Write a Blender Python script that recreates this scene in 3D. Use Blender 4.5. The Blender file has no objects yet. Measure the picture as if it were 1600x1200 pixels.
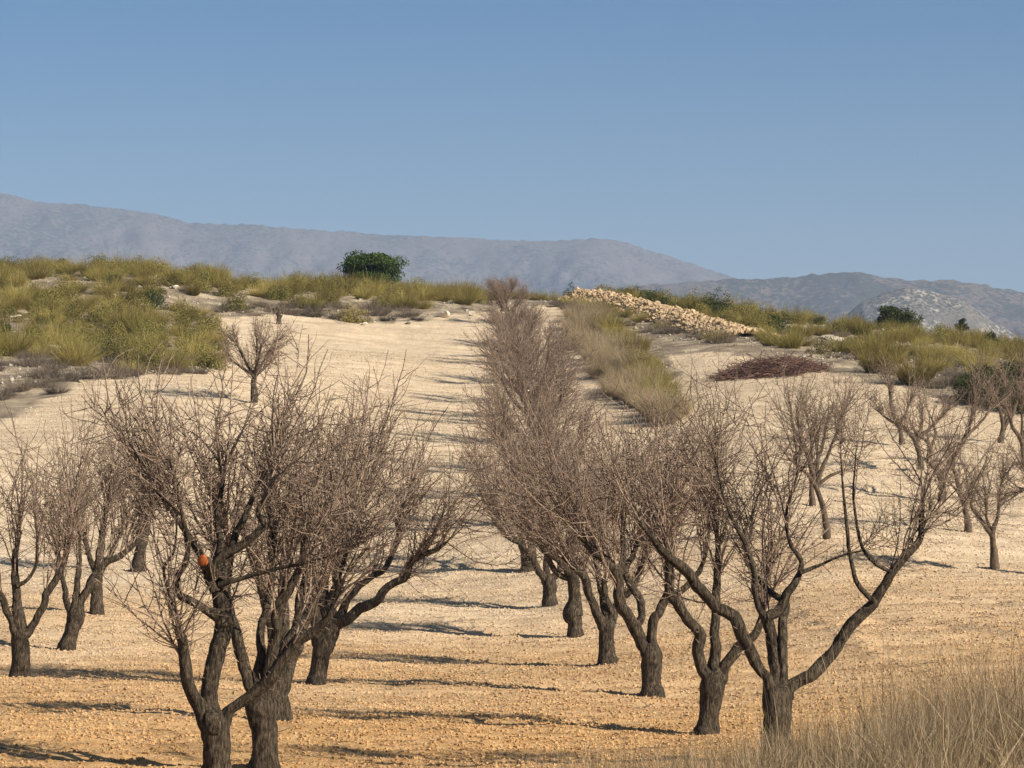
import bpy, math, random
import numpy as np

# ------------------------------------------------------------------ camera, sky, sun, exposure
S = bpy.context.scene
COL = S.collection
F = 4800.0            # focal length in pixels of the 1600 px wide photograph
HZ = 700.0            # row of the horizon in it
CZ = 30.0             # height of the eye above the valley floor

cd = bpy.data.cameras.new('camera')
cam = bpy.data.objects.new('camera', cd)
COL.objects.link(cam)
cam.location = (0, 0, CZ)
cam.rotation_euler = (math.radians(90), 0, 0)
cd.sensor_width = 36.0
cd.lens = 36.0 * F / 1600.0
cd.shift_y = (HZ - 600.0) / 1600.0
cd.clip_start = 0.5
cd.clip_end = 30000
S.camera = cam

SUN_EL = math.radians(31)
sx, sy = 0.86, -0.51                       # towards the sun: right of and behind the viewer
sdir = np.array([sx * math.cos(SUN_EL), sy * math.cos(SUN_EL), math.sin(SUN_EL)])
sdir /= np.linalg.norm(sdir)

w = bpy.data.worlds.new('World')
S.world = w
w.use_nodes = True
nt = w.node_tree
sky = nt.nodes.new('ShaderNodeTexSky')
sky.sky_type = 'NISHITA'
sky.sun_disc = False
sky.sun_elevation = SUN_EL
sky.sun_rotation = math.atan2(sdir[0], sdir[1])
sky.altitude = 1500
sky.air_density = 1.0
sky.dust_density = 0.6
sky.ozone_density = 4.0
bg = nt.nodes['Background']
bg.inputs['Strength'].default_value = 0.055
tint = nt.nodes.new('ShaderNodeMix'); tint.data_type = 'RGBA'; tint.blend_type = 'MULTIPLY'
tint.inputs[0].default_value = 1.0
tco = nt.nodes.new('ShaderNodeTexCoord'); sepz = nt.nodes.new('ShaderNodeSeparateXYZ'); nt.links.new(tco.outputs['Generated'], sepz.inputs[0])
tr_ = nt.nodes.new('ShaderNodeValToRGB'); e_ = tr_.color_ramp.elements     # bluer above the milky horizon; unseen upper sky warmed so shadows look less blue
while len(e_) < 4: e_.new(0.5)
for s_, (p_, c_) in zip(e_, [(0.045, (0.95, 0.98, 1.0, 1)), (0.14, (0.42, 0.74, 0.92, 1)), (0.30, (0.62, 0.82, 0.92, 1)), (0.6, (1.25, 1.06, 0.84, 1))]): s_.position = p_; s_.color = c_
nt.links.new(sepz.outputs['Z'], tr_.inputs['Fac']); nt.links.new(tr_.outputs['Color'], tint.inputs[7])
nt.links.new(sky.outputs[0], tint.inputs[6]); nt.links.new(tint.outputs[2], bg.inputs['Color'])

sl = bpy.data.lights.new('sun', 'SUN')
sl.energy = 5.0
sl.angle = math.radians(0.5)
sl.color = (1.0, 0.90, 0.76)
so = bpy.data.objects.new('sun', sl)
COL.objects.link(so)
so.rotation_euler = (math.pi / 2 - SUN_EL, 0, math.atan2(sdir[0], -sdir[1]))

S.view_settings.view_transform = 'Standard'
S.view_settings.look = 'None'
S.view_settings.exposure = 0.62
S.view_settings.gamma = 1.0
S.cycles.max_bounces = 6
S.cycles.volume_bounces = 0
S.cycles.use_denoising = True

RS = np.random.RandomState

# ------------------------------------------------------------------ small helpers
def tag(o, label=None, cat=None, group=None, kind=None):
    if label: o['label'] = label
    if cat: o['category'] = cat
    if group: o['group'] = group
    if kind: o['kind'] = kind
    return o

def empty(name, loc):
    o = bpy.data.objects.new(name, None)
    o.empty_display_size = 0.3
    o.location = [float(v) for v in loc]
    COL.objects.link(o)
    return o

def norm(v):
    return v / (np.linalg.norm(v, axis=-1, keepdims=True) + 1e-9)

def mesh_np(name, V, quads=None, tris=None, smooth=True):
    me = bpy.data.meshes.new(name)
    V = np.asarray(V, dtype=np.float32)
    nq = 0 if quads is None else len(quads)
    ntr = 0 if tris is None else len(tris)
    loops = []
    if nq: loops.append(np.asarray(quads, dtype=np.int32).ravel())
    if ntr: loops.append(np.asarray(tris, dtype=np.int32).ravel())
    L = np.concatenate(loops)
    tot = np.concatenate([np.full(nq, 4, np.int32), np.full(ntr, 3, np.int32)])
    start = np.concatenate([[0], np.cumsum(tot)[:-1]]).astype(np.int32)
    me.vertices.add(len(V)); me.vertices.foreach_set('co', V.ravel())
    me.loops.add(len(L)); me.loops.foreach_set('vertex_index', L)
    me.polygons.add(nq + ntr)
    me.polygons.foreach_set('loop_start', start)
    me.polygons.foreach_set('loop_total', tot)
    me.polygons.foreach_set('use_smooth', np.full(nq + ntr, smooth, dtype=bool))
    me.update(calc_edges=True)
    return me

class MB:
    """gathers shapes that become ONE mesh object"""
    def __init__(self): self.V = []; self.Q = []; self.T = []; self.n = 0
    def add(self, V, Q=None, T=None):
        V = np.asarray(V).reshape(-1, 3)
        self.V.append(V)
        if Q is not None and len(Q): self.Q.append(np.asarray(Q) + self.n)
        if T is not None and len(T): self.T.append(np.asarray(T) + self.n)
        self.n += len(V)
    def tubes(self, C, R, sides, cap=False):
        """C (N,K,3) centre lines, R (N,K) radii"""
        N, K, _ = C.shape
        if N == 0: return
        T = np.gradient(C, axis=1)
        T = norm(T)
        ref = np.where(np.abs(T[:, :1, 2:3]) > 0.8, np.array([1.0, 0, 0]), np.array([0, 0, 1.0]))
        ref = np.broadcast_to(ref, T.shape)
        U = norm(np.cross(T, ref)); W = np.cross(T, U)
        a = np.arange(sides) * 2 * math.pi / sides
        ring = (U[:, :, None, :] * np.cos(a)[None, None, :, None] + W[:, :, None, :] * np.sin(a)[None, None, :, None])
        V = C[:, :, None, :] + ring * (R[:, :, None, None] if R.ndim == 2 else R[..., None])
        base = (np.arange(N) * K * sides)[:, None, None]
        i = np.arange(K - 1)[None, :, None] * sides
        j = np.arange(sides)[None, None, :]; j2 = (j + 1) % sides
        q = np.stack([base + i + j, base + i + j2, base + i + sides + j2, base + i + sides + j], -1).reshape(-1, 4)
        tr = None
        V = V.reshape(-1, 3)
        if cap:
            ends = C[:, -1, :]
            ci = len(V) + np.arange(N)
            last = (np.arange(N) * K * sides + (K - 1) * sides)[:, None]
            jj = np.arange(sides)[None, :]
            tr = np.stack([last + jj, last + (jj + 1) % sides, np.broadcast_to(ci[:, None], (N, sides))], -1).reshape(-1, 3)
            V = np.concatenate([V, ends])
        self.add(V, q, tr)
    def ribbons(self, C, Wd, side):
        """flat blades: C (N,K,3), Wd (N,K), side (N,3)"""
        N, K, _ = C.shape
        off = side[:, None, :] * Wd[:, :, None] * 0.5
        V = np.stack([C - off, C + off], 2).reshape(-1, 3)
        b = (np.arange(N) * K * 2)[:, None]
        k = np.arange(K - 1)[None, :] * 2
        q = np.stack([b + k, b + k + 1, b + k + 3, b + k + 2], -1).reshape(-1, 4)
        self.add(V, q)
    def obj(self, name, mat, parent=None, loc=None, smooth=True):
        me = mesh_np(name, np.concatenate(self.V),
                     np.concatenate(self.Q) if self.Q else None,
                     np.concatenate(self.T) if self.T else None, smooth)
        me.materials.append(mat)
        o = bpy.data.objects.new(name, me)
        COL.objects.link(o)
        if parent is not None: o.parent = parent
        if loc is not None: o.location = [float(v) for v in loc]
        return o

def hash2(ix, iy, seed):
    h = (ix.astype(np.int64) * 374761393 + iy.astype(np.int64) * 668265263 + seed * 982451653) & 0x7fffffff
    h = ((h ^ (h >> 13)) * 1274126177) & 0x7fffffff
    h = h ^ (h >> 16)
    return (h & 0xffff) / 65535.0

def vnoise(x, y, seed=0):
    ix = np.floor(x); iy = np.floor(y); fx = x - ix; fy = y - iy
    fx = fx * fx * (3 - 2 * fx); fy = fy * fy * (3 - 2 * fy)
    ix = ix.astype(np.int64); iy = iy.astype(np.int64)
    a = hash2(ix, iy, seed); b = hash2(ix + 1, iy, seed); c = hash2(ix, iy + 1, seed); d = hash2(ix + 1, iy + 1, seed)
    return (a * (1 - fx) + b * fx) * (1 - fy) + (c * (1 - fx) + d * fx) * fy - 0.5

def fbm(x, y, octv=4, seed=0, gain=0.5):
    s = 0; a = 1.0
    for k in range(octv):
        s = s + a * vnoise(x * 2 ** k + 17.3 * k, y * 2 ** k - 9.1 * k, seed + k); a *= gain
    return s

def sstep(x, a, b):
    t = np.clip((x - a) / (b - a), 0, 1); return t * t * (3 - 2 * t)

def pix(px, py, d):
    """point seen at pixel (px, py) of the photograph at distance d"""
    return np.array([(px - 800.0) / F * d, d, CZ + (HZ - py) / F * d])

# ------------------------------------------------------------------ materials
def mat_new(name):
    m = bpy.data.materials.new(name); m.use_nodes = True
    n = m.node_tree.nodes; b = n['Principled BSDF']
    b.inputs['Roughness'].default_value = 0.9
    b.inputs['Specular IOR Level'].default_value = 0.15
    return m, m.node_tree, b

def N(nt, typ, **kw):
    n = nt.nodes.new(typ)
    for k, v in kw.items():
        if k in n.inputs: n.inputs[k].default_value = v
        else: setattr(n, k, v)
    return n

def noise(nt, scale, detail=4, rough=0.6, vec=None):
    n = N(nt, 'ShaderNodeTexNoise'); n.inputs['Scale'].default_value = scale
    n.inputs['Detail'].default_value = detail; n.inputs['Roughness'].default_value = rough
    if vec is not None: nt.links.new(vec, n.inputs['Vector'])
    return n.outputs['Fac']

def ramp(nt, fac, stops):
    r = N(nt, 'ShaderNodeValToRGB'); e = r.color_ramp.elements
    while len(e) < len(stops): e.new(0.5)
    for s, (p, c) in zip(e, stops):
        s.position = p; s.color = (*c, 1) if len(c) == 3 else c
    nt.links.new(fac, r.inputs['Fac'])
    return r.outputs['Color']

def mixc(nt, fac, a, b, blend='MIX'):
    m = N(nt, 'ShaderNodeMix', data_type='RGBA', blend_type=blend)
    for sock, v in ((m.inputs[0], fac), (m.inputs[6], a), (m.inputs[7], b)):
        if isinstance(v, (int, float)): sock.default_value = v
        elif isinstance(v, tuple): sock.default_value = (*v, 1)
        else: nt.links.new(v, sock)
    return m.outputs[2]

def bump(nt, b, h, strength, dist):
    n = N(nt, 'ShaderNodeBump'); n.inputs['Strength'].default_value = strength; n.inputs['Distance'].default_value = dist
    nt.links.new(h, n.inputs['Height']); nt.links.new(n.outputs['Normal'], b.inputs['Normal'])

def mathn(nt, op, a, b=0.0):
    n = N(nt, 'ShaderNodeMath', operation=op)
    for s, v in ((n.inputs[0], a), (n.inputs[1], b)):
        if isinstance(v, (int, float)): s.default_value = v
        else: nt.links.new(v, s)
    return n.outputs[0]

OCHRE_A, OCHRE_B = (0.50, 0.29, 0.122), (0.62, 0.41, 0.20)
CREAM_A, CREAM_B = (0.57, 0.448, 0.302), (0.69, 0.565, 0.403)

def soil_colour(nt, pos):
    """ochre clay low in the field, chalky marl up the slope"""
    sep = N(nt, 'ShaderNodeSeparateXYZ'); nt.links.new(pos, sep.inputs[0])
    big = noise(nt, 0.11, 4, 0.6, pos)
    y = mathn(nt, 'ADD', sep.outputs['Y'], mathn(nt, 'MULTIPLY', mathn(nt, 'SUBTRACT', big, 0.5), 34.0))
    t = N(nt, 'ShaderNodeMapRange', interpolation_type='SMOOTHSTEP')
    t.inputs['From Min'].default_value = 30; t.inputs['From Max'].default_value = 76
    nt.links.new(y, t.inputs['Value'])
    det = ramp(nt, noise(nt, 3.1, 6, 0.7, pos), [(0.33, (0, 0, 0)), (0.67, (1, 1, 1))])
    mp = N(nt, 'ShaderNodeMapping'); mp.inputs['Scale'].default_value = (0.28, 2.1, 1); nt.links.new(pos, mp.inputs['Vector'])
    strk = ramp(nt, noise(nt, 1.0, 4, 0.6, mp.outputs[0]), [(0.36, (0.80, 0.78, 0.76)), (0.60, (1.06, 1.06, 1.06))])
    oc = mixc(nt, det, OCHRE_A, OCHRE_B)
    cr = mixc(nt, det, CREAM_A, CREAM_B)
    return mixc(nt, 1.0, mixc(nt, t.outputs['Result'], oc, cr), strk, 'MULTIPLY')

def make_ground_mat():
    m, nt, b = mat_new('ground_earth')
    geo = N(nt, 'ShaderNodeNewGeometry'); pos = geo.outputs['Position']
    soil = soil_colour(nt, pos)
    z = N(nt, 'ShaderNodeAttribute', attribute_name='zone')
    zs = N(nt, 'ShaderNodeSeparateColor'); nt.links.new(z.outputs['Color'], zs.inputs[0])
    # stony hill soil with litter
    n1 = noise(nt, 0.9, 6, 0.65, pos)
    hill = ramp(nt, n1, [(0.30, (0.15, 0.12, 0.085)), (0.48, (0.25, 0.20, 0.14)), (0.60, (0.40, 0.325, 0.225)), (0.72, (0.58, 0.49, 0.35))])
    litter = ramp(nt, noise(nt, 6.0, 5, 0.7, pos), [(0.3, (0.22, 0.16, 0.09)), (0.7, (0.40, 0.31, 0.19))])
    c = mixc(nt, zs.outputs[0], soil, hill)
    c = mixc(nt, zs.outputs[1], c, litter)
    far = ramp(nt, noise(nt, 0.02, 5, 0.6, pos), [(0.35, (0.06, 0.07, 0.035)), (0.7, (0.25, 0.22, 0.15))])
    c = mixc(nt, zs.outputs[2], c, far)
    nt.links.new(c, b.inputs['Base Color'])
    h = mathn(nt, 'ADD', noise(nt, 14, 5, 0.7, pos), mathn(nt, 'MULTIPLY', noise(nt, 3.5, 4, 0.6, pos), 1.6))
    bump(nt, b, h, 0.7, 0.035)
    b.inputs['Roughness'].default_value = 1.0
    return m

def make_clod_mat():
    m, nt, b = mat_new('clod_earth')
    geo = N(nt, 'ShaderNodeNewGeometry')
    c = soil_colour(nt, geo.outputs['Position'])
    v = N(nt, 'ShaderNodeMapRange'); v.inputs['To Min'].default_value = 0.80; v.inputs['To Max'].default_value = 1.02
    nt.links.new(geo.outputs['Random Per Island'], v.inputs['Value'])
    hsv = N(nt, 'ShaderNodeHueSaturation'); nt.links.new(c, hsv.inputs['Color']); nt.links.new(v.outputs[0], hsv.inputs['Value'])
    nt.links.new(hsv.outputs[0], b.inputs['Base Color'])
    b.inputs['Roughness'].default_value = 1.0
    return m

def make_bark():
    m, nt, b = mat_new('bark')
    tc = N(nt, 'ShaderNodeTexCoord')
    mp = N(nt, 'ShaderNodeMapping'); mp.inputs['Scale'].default_value = (1, 1, 0.22)
    nt.links.new(tc.outputs['Object'], mp.inputs['Vector'])
    ridg = noise(nt, 46, 6, 0.75, mp.outputs[0])
    patch = noise(nt, 5, 4, 0.6, tc.outputs['Object'])
    c1 = ramp(nt, ridg, [(0.38, (0.014, 0.011, 0.008)), (0.51, (0.082, 0.062, 0.042)), (0.64, (0.215, 0.168, 0.116))])
    c2 = mixc(nt, ramp(nt, patch, [(0.45, (0, 0, 0)), (0.68, (0.55, 0.55, 0.55))]), c1, (0.036, 0.028, 0.021))
    nt.links.new(c2, b.inputs['Base Color'])
    bump(nt, b, ridg, 1.0, 0.05)
    return m

def make_twig(name, ca, cb):
    m, nt, b = mat_new(name)
    geo = N(nt, 'ShaderNodeNewGeometry')
    tc = N(nt, 'ShaderNodeTexCoord')
    c = mixc(nt, geo.outputs['Random Per Island'], ca, cb)
    n = ramp(nt, noise(nt, 22, 3, 0.6, tc.outputs['Object']), [(0.35, (0.55, 0.55, 0.55)), (0.65, (1.1, 1.1, 1.1))])
    nt.links.new(mixc(nt, 1.0, c, n, 'MULTIPLY'), b.inputs['Base Color'])
    b.inputs['Roughness'].default_value = 0.75
    return m

def make_leaf(name, ca, cb, cc=None, transl=0.25, obj_var=0.35):
    m, nt, b = mat_new(name)
    geo = N(nt, 'ShaderNodeNewGeometry'); oi = N(nt, 'ShaderNodeObjectInfo')
    c = mixc(nt, geo.outputs['Random Per Island'], ca, cb)
    if cc:
        f = mathn(nt, 'MULTIPLY', oi.outputs['Random'], obj_var * 2)
        c = mixc(nt, f, c, cc)
    v = N(nt, 'ShaderNodeMapRange'); v.inputs['To Min'].default_value = 1 - obj_var; v.inputs['To Max'].default_value = 1 + obj_var * 0.7
    r2 = N(nt, 'ShaderNodeTexWhiteNoise', noise_dimensions='1D'); nt.links.new(oi.outputs['Random'], r2.inputs['W'])
    nt.links.new(r2.outputs['Value'], v.inputs['Value'])
    hsv = N(nt, 'ShaderNodeHueSaturation'); nt.links.new(c, hsv.inputs['Color']); nt.links.new(v.outputs[0], hsv.inputs['Value'])
    nt.links.new(hsv.outputs[0], b.inputs['Base Color'])
    tr = N(nt, 'ShaderNodeBsdfTranslucent'); nt.links.new(hsv.outputs[0], tr.inputs['Color'])
    ms = N(nt, 'ShaderNodeMixShader'); ms.inputs[0].default_value = transl
    nt.links.new(b.outputs[0], ms.inputs[1]); nt.links.new(tr.outputs[0], ms.inputs[2])
    nt.links.new(ms.outputs[0], nt.nodes['Material Output'].inputs['Surface'])
    return m

def make_stone(name, stops, sc=4.0):
    m, nt, b = mat_new(name)
    tc = N(nt, 'ShaderNodeTexCoord'); oi = N(nt, 'ShaderNodeObjectInfo')
    geo = N(nt, 'ShaderNodeNewGeometry')
    c = ramp(nt, noise(nt, sc, 5, 0.65, geo.outputs['Position']), stops)
    v = N(nt, 'ShaderNodeMapRange'); v.inputs['To Min'].default_value = 0.75; v.inputs['To Max'].default_value = 1.15
    nt.links.new(oi.outputs['Random'], v.inputs['Value'])
    hsv = N(nt, 'ShaderNodeHueSaturation'); nt.links.new(c, hsv.inputs['Color']); nt.links.new(v.outputs[0], hsv.inputs['Value'])
    nt.links.new(hsv.outputs[0], b.inputs['Base Color'])
    bump(nt, b, noise(nt, sc * 4, 5, 0.7, geo.outputs['Position']), 0.6, 0.03)
    return m

def make_mountain(name, dark, mid, light, sc, cover, contrast, pale_at=0.66):
    """dry slopes dotted with pines: many small crowns, thicker in some places"""
    m, nt, b = mat_new(name)
    geo = N(nt, 'ShaderNodeNewGeometry'); pos = geo.outputs['Position']
    wood = noise(nt, 0.006 * sc, 5, 0.6, pos)
    v = N(nt, 'ShaderNodeTexVoronoi'); v.inputs['Scale'].default_value = 0.13 * sc; nt.links.new(pos, v.inputs['Vector'])
    v2 = noise(nt, 0.05 * sc, 3, 0.8, pos)
    th = mathn(nt, 'ADD', mathn(nt, 'MULTIPLY', mathn(nt, 'SUBTRACT', wood, 0.5), 2.3), mathn(nt, 'ADD', mathn(nt, 'MULTIPLY', mathn(nt, 'SUBTRACT', v2, 0.5), 0.9), cover))
    f = N(nt, 'ShaderNodeMapRange', interpolation_type='SMOOTHSTEP')
    f.inputs['From Min'].default_value = -0.12; f.inputs['From Max'].default_value = 0.22
    f.inputs['To Max'].default_value = contrast
    nt.links.new(mathn(nt, 'SUBTRACT', th, v.outputs['Distance']), f.inputs['Value'])
    soil = ramp(nt, noise(nt, 0.012 * sc, 8, 0.75, pos), [(0.30, tuple(c * 0.72 for c in mid)), (0.5, mid), (pale_at, mid), (min(pale_at + 0.06, 1), light)])
    nt.links.new(mixc(nt, f.outputs[0], soil, dark), b.inputs['Base Color'])
    bump(nt, b, noise(nt, 0.03 * sc, 6, 0.7, pos), 0.6, 8.0)
    b.inputs['Roughness'].default_value = 1.0
    return m

M = {}
M['ground'] = make_ground_mat()
M['clod'] = make_clod_mat()
M['bark'] = make_bark()
M['twig'] = make_twig('twig_bark', (0.115, 0.082, 0.062), (0.40, 0.295, 0.215))
M['youngbark'] = make_twig('young_bark', (0.10, 0.07, 0.048), (0.15, 0.11, 0.075))
def make_cut():
    m, nt, b = mat_new('cut_wood')
    geo = N(nt, 'ShaderNodeNewGeometry')
    c = ramp(nt, noise(nt, 55, 4, 0.7, geo.outputs['Position']), [(0.34, (0.22, 0.055, 0.018)), (0.55, (0.42, 0.115, 0.032)), (0.7, (0.52, 0.19, 0.065))])
    nt.links.new(c, b.inputs['Base Color'])
    return m
M['cut'] = make_cut()
M['esparto'] = make_leaf('esparto_blades', (0.25, 0.205, 0.060), (0.52, 0.425, 0.145), (0.25, 0.205, 0.065))
M['bush'] = make_leaf('bush_leaves', (0.10, 0.095, 0.030), (0.30, 0.27, 0.080), (0.31, 0.25, 0.08))
M['broom'] = make_leaf('broom_rushes', (0.15, 0.13, 0.038), (0.33, 0.28, 0.085), (0.25, 0.19, 0.06))
M['dark'] = make_leaf('evergreen_leaves', (0.024, 0.036, 0.012), (0.080, 0.098, 0.030), None, 0.15, 0.2)
M['pine'] = make_leaf('pine_needles', (0.026, 0.052, 0.013), (0.085, 0.125, 0.028), None, 0.15, 0.1)
M['scrub'] = make_leaf('dry_scrub', (0.13, 0.10, 0.075), (0.26, 0.21, 0.16), (0.20, 0.165, 0.12))
M['straw'] = make_leaf('straw_blades', (0.27, 0.205, 0.12), (0.52, 0.415, 0.265), None, 0.3, 0.15)
def patchy(m, sc, col):
    nt = m.node_tree; b = nt.nodes['Principled BSDF']; l = b.inputs['Base Color'].links[0].from_socket
    geo = N(nt, 'ShaderNodeNewGeometry')
    f = ramp(nt, noise(nt, sc, 3, 0.6, geo.outputs['Position']), [(0.42, (0, 0, 0)), (0.62, (0.8, 0.8, 0.8))])
    nt.links.new(mixc(nt, f, l, col), b.inputs['Base Color'])
M['grass'] = make_leaf('dead_grass', (0.17, 0.112, 0.058), (0.74, 0.585, 0.37), None, 0.35, 0.02)
patchy(M['grass'], 1.1, (0.17, 0.115, 0.062))
M['lime'] = make_stone('limestone', [(0.3, (0.40, 0.33, 0.24)), (0.55, (0.62, 0.55, 0.44)), (0.75, (0.72, 0.66, 0.56))])
M['rubble'] = make_stone('rubble_stone', [(0.3, (0.30, 0.205, 0.115)), (0.55, (0.49, 0.36, 0.215)), (0.75, (0.58, 0.455, 0.29))], 2.5)
M['prunings'] = make_twig('pruned_wood', (0.12, 0.062, 0.048), (0.27, 0.165, 0.125))
M['mtn_far'] = make_mountain('far_mountain', (0.055, 0.066, 0.056), (0.165, 0.148, 0.138), (0.32, 0.28, 0.24), 1.0, 0.44, 0.75, 0.68)
M['mtn_near'] = make_mountain('near_mountain', (0.030, 0.040, 0.026), (0.17, 0.13, 0.095), (0.34, 0.28, 0.21), 1.2, 0.62, 0.8, 0.62)
M['mtn_rock'] = make_mountain('rocky_hill', (0.07, 0.07, 0.048), (0.20, 0.175, 0.14), (0.46, 0.41, 0.34), 2.6, 0.5, 0.9, 0.52)

# ------------------------------------------------------------------ terrain
# (px, py, distance): points of the ground read from the photograph
CP = [(340,1222,29),(412,1212,30.5),(1215,1190,30),(1105,1152,35),(432,1130,36),(508,1073,43),
 (1018,1089,41.4),(948,1043,47.8),(897,997,54),(858,949,60),(832,893,66),(32,1061,45),(113,1012,50),(152,960,57),(218,893,67),
 (800,1130,36),(700,1060,44),(680,960,58),(690,880,68),(100,1140,35),(-150,1060,45),(-200,900,66),(0,880,69),
 (815,655,100),(820,750,83),(802,600,115),(790,550,131),(775,500,157),(850,655,100),(690,655,99),(600,655,100),(690,750,83),(560,760,82),
 (400,610,99),(400,700,86),(300,760,80),(100,760,79),(-100,760,78),(0,655,92),(180,592,102),(0,570,108),(350,540,123),(350,495,136),(450,492,137),(560,500,138),(560,560,119),(680,560,122),(700,492,140),(740,488,144),
 (-150,640,95),(-150,560,114),(-150,450,140),(0,500,126),(150,500,128),(250,470,137),(0,425,146),(200,428,146),(350,440,150),(450,452,151),(600,458,152),(680,462,155),(760,470,165),(850,468,166),
 (870,482,152),(920,560,124),(960,620,108),(900,700,90),
 (1000,600,112),(1060,545,119),(1060,645,96),(1100,562,114),(1200,572,110),(1285,580,108),(1400,605,103),(1500,628,98),(1600,648,95),(1750,680,92),
 (1050,760,76),(1200,700,84),(1408,696,86),(1438,739,80),(1470,782,74),(1550,884,62),(1513,829,68),(1292,837,66),(1268,786,72),(1565,692,87),(1300,1000,47),(1550,960,52),(1100,900,62),(1400,930,55),(1750,900,62),(1750,1000,47),
 (920,468,152),(980,478,148),(1050,500,138),(1170,525,126),(1000,535,128),(1110,490,150),(1250,505,146),(1400,520,142),(1500,530,142),(1600,548,142),(1300,550,120),(1450,565,121),(1560,580,117),(1750,580,140),(1750,600,117)]
pts = [pix(*c) for c in CP]
XY = [(p[0], p[1]) for p in pts]; ZZ = [p[2] - CZ for p in pts]
def addcp(x, y, z): XY.append((x, y)); ZZ.append(z)
for x in (-20, -8, 0, 8, 20): addcp(x, -5, -1.7); addcp(x, 10, -1.95)
for x, z in ((-14, -2.9), (-6, -2.95), (-2.3, -2.9), (0, -2.8), (2.75, -2.25), (4.2, -2.1), (9, -2.0), (14, -2.0)): addcp(x, 22, z)
for x, z in ((4.0, -2.85), (6, -2.8), (12, -2.6), (-10, -3.1)): addcp(x, 31, z)
for y, zl, zr in ((45, -3.3, -2.0), (70, -2.3, -0.5), (95, 0.6, 1.5), (120, 3.2, 3.0), (145, 7.0, 3.6), (172, 7.6, 4.6)):
    addcp(-34, y, zl); addcp(34, y, zr)
for x, z in ((-16, 8.2), (-6, 8.0), (4, 7.6), (14, 6.2), (22, 5.2)): addcp(x, 175, z - 0.3)
XY = np.array(XY); ZZ = np.array(ZZ)
def _U(r2): return np.where(r2 > 0, r2 * np.log(r2 + 1e-12), 0)
_n = len(XY)
_S = 1 / 20.0
_K = _U(((XY[:, None] - XY[None]) ** 2).sum(-1) * _S * _S) + np.eye(_n) * 0.02
_P = np.c_[np.ones(_n), XY * _S]
_A = np.block([[_K, _P], [_P.T, np.zeros((3, 3))]])
_sol = np.linalg.solve(_A, np.r_[ZZ, 0, 0, 0])

def H0(x, y):
    """smooth height of the ground"""
    x = np.asarray(x, float); y = np.asarray(y, float)
    xs = np.clip(x, -34, 34); ys = np.clip(y, -5, 175)
    shp = np.broadcast(xs, ys).shape
    q = np.stack([np.broadcast_to(xs, shp).ravel(), np.broadcast_to(ys, shp).ravel()], -1)
    out = np.empty(len(q))
    for a in range(0, len(q), 60000):
        qq = q[a:a + 60000]
        r2 = ((qq[:, None, :] - XY[None]) ** 2).sum(-1) * _S * _S
        out[a:a + 60000] = _U(r2) @ _sol[:_n] + _sol[_n] + (qq * _S) @ _sol[_n + 1:]
    z = out.reshape(shp)
    wgt = sstep(y, 168, 250)
    return CZ + z * (1 - wgt) + (-24.0) * wgt

def at(px, py):
    """where the sight line through a photo pixel meets the ground"""
    d = np.arange(16, 175, 0.2)
    p = np.stack([(px - 800) / F * d, d, CZ + (HZ - py) / F * d], -1)
    h = H0(p[:, 0], p[:, 1])
    i = np.argmax(p[:, 2] <= h)
    if p[i, 2] > h[i]: i = len(d) - 30
    return np.array([p[i, 0], p[i, 1], h[i]])

# the outline of the ploughed ground, found on the terrain
def poly_world(pp): return np.array([at(x, y)[:2] for x, y in pp])
def inpoly(x, y, P):
    r = np.zeros(np.shape(x), bool)
    n = len(P); j = n - 1
    for i in range(n):
        xi, yi = P[i]; xj, yj = P[j]
        c = ((yi > y) != (yj > y)) & (x < (xj - xi) * (y - yi) / (yj - yi + 1e-12) + xi)
        r ^= c; j = i
    return r
FIELD_L = np.vstack([[(-60, 26), (-60, 88)], poly_world([(-120, 690), (0, 660), (70, 622), (190, 592), (330, 585), (345, 545), (340, 494), (450, 494), (560, 508), (640, 505), (700, 492), (750, 492), (780, 484), (840, 478)]), [(2.6, 166)], poly_world([(880, 492), (905, 560), (950, 610), (1030, 668)]), [(4.2, 85), (4.2, 26)]])
FIELD_R = np.vstack([[(4.1, 26), (4.1, 85)], poly_world([(1050, 668), (1060, 600), (1050, 556), (1100, 552), (1180, 560), (1290, 574), (1330, 588), (1500, 628), (1600, 650)]), [(60, 84), (60, 26)]])
def field_mask(x, y):
    wx = x + 1.1 * vnoise(x * 0.5, y * 0.5, 5); wy = y + 1.6 * vnoise(x * 0.4, y * 0.4, 6)
    return inpoly(wx, wy, FIELD_L) | inpoly(wx, wy, FIELD_R)

def grid_axis(parts):
    out = []
    for a, b, s in parts: out.append(np.arange(a, b, s))
    return np.concatenate(out)
def grow_axis(a, b, s, g=1.35):
    o = []; v = a
    while v < b: o.append(v); v += s; s *= g
    o.append(b); return np.array(o)
gx = grid_axis([(-40, -14, 0.5), (-14, 14, 0.14), (14, 40.01, 0.5)])
ge = grow_axis(41, 4600, 1.5)
gx = np.concatenate([-ge[::-1], gx, ge])
gy = np.concatenate([-grow_axis(6, 55, 2)[::-1], grid_axis([(-5, 20, 0.6), (20, 82, 0.14), (82, 180, 0.42)]), grow_axis(180.5, 7600, 1.5)])
GX, GY = np.meshgrid(gx, gy)
def micro(x, y):
    f = sstep(np.abs(x), 45, 36) * sstep(y, 200, 170)
    fur = np.sin((y + 0.5 * vnoise(x * 0.25, y * 0.3, 3)) * 2 * math.pi / (0.62 + 0.5 * sstep(y, 70, 100))) * (0.022 + 0.045 * sstep(y, 60, 110)) * np.clip(0.5 + vnoise(x * 0.3, y * 0.22, 9) * 1.6, 0, 1)
    return (fbm(x * 1.7, y * 1.7, 4, 11, 0.62) * 0.05 + fur + fbm(x * 0.35, y * 0.35, 2, 31) * 0.10) * f
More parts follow.
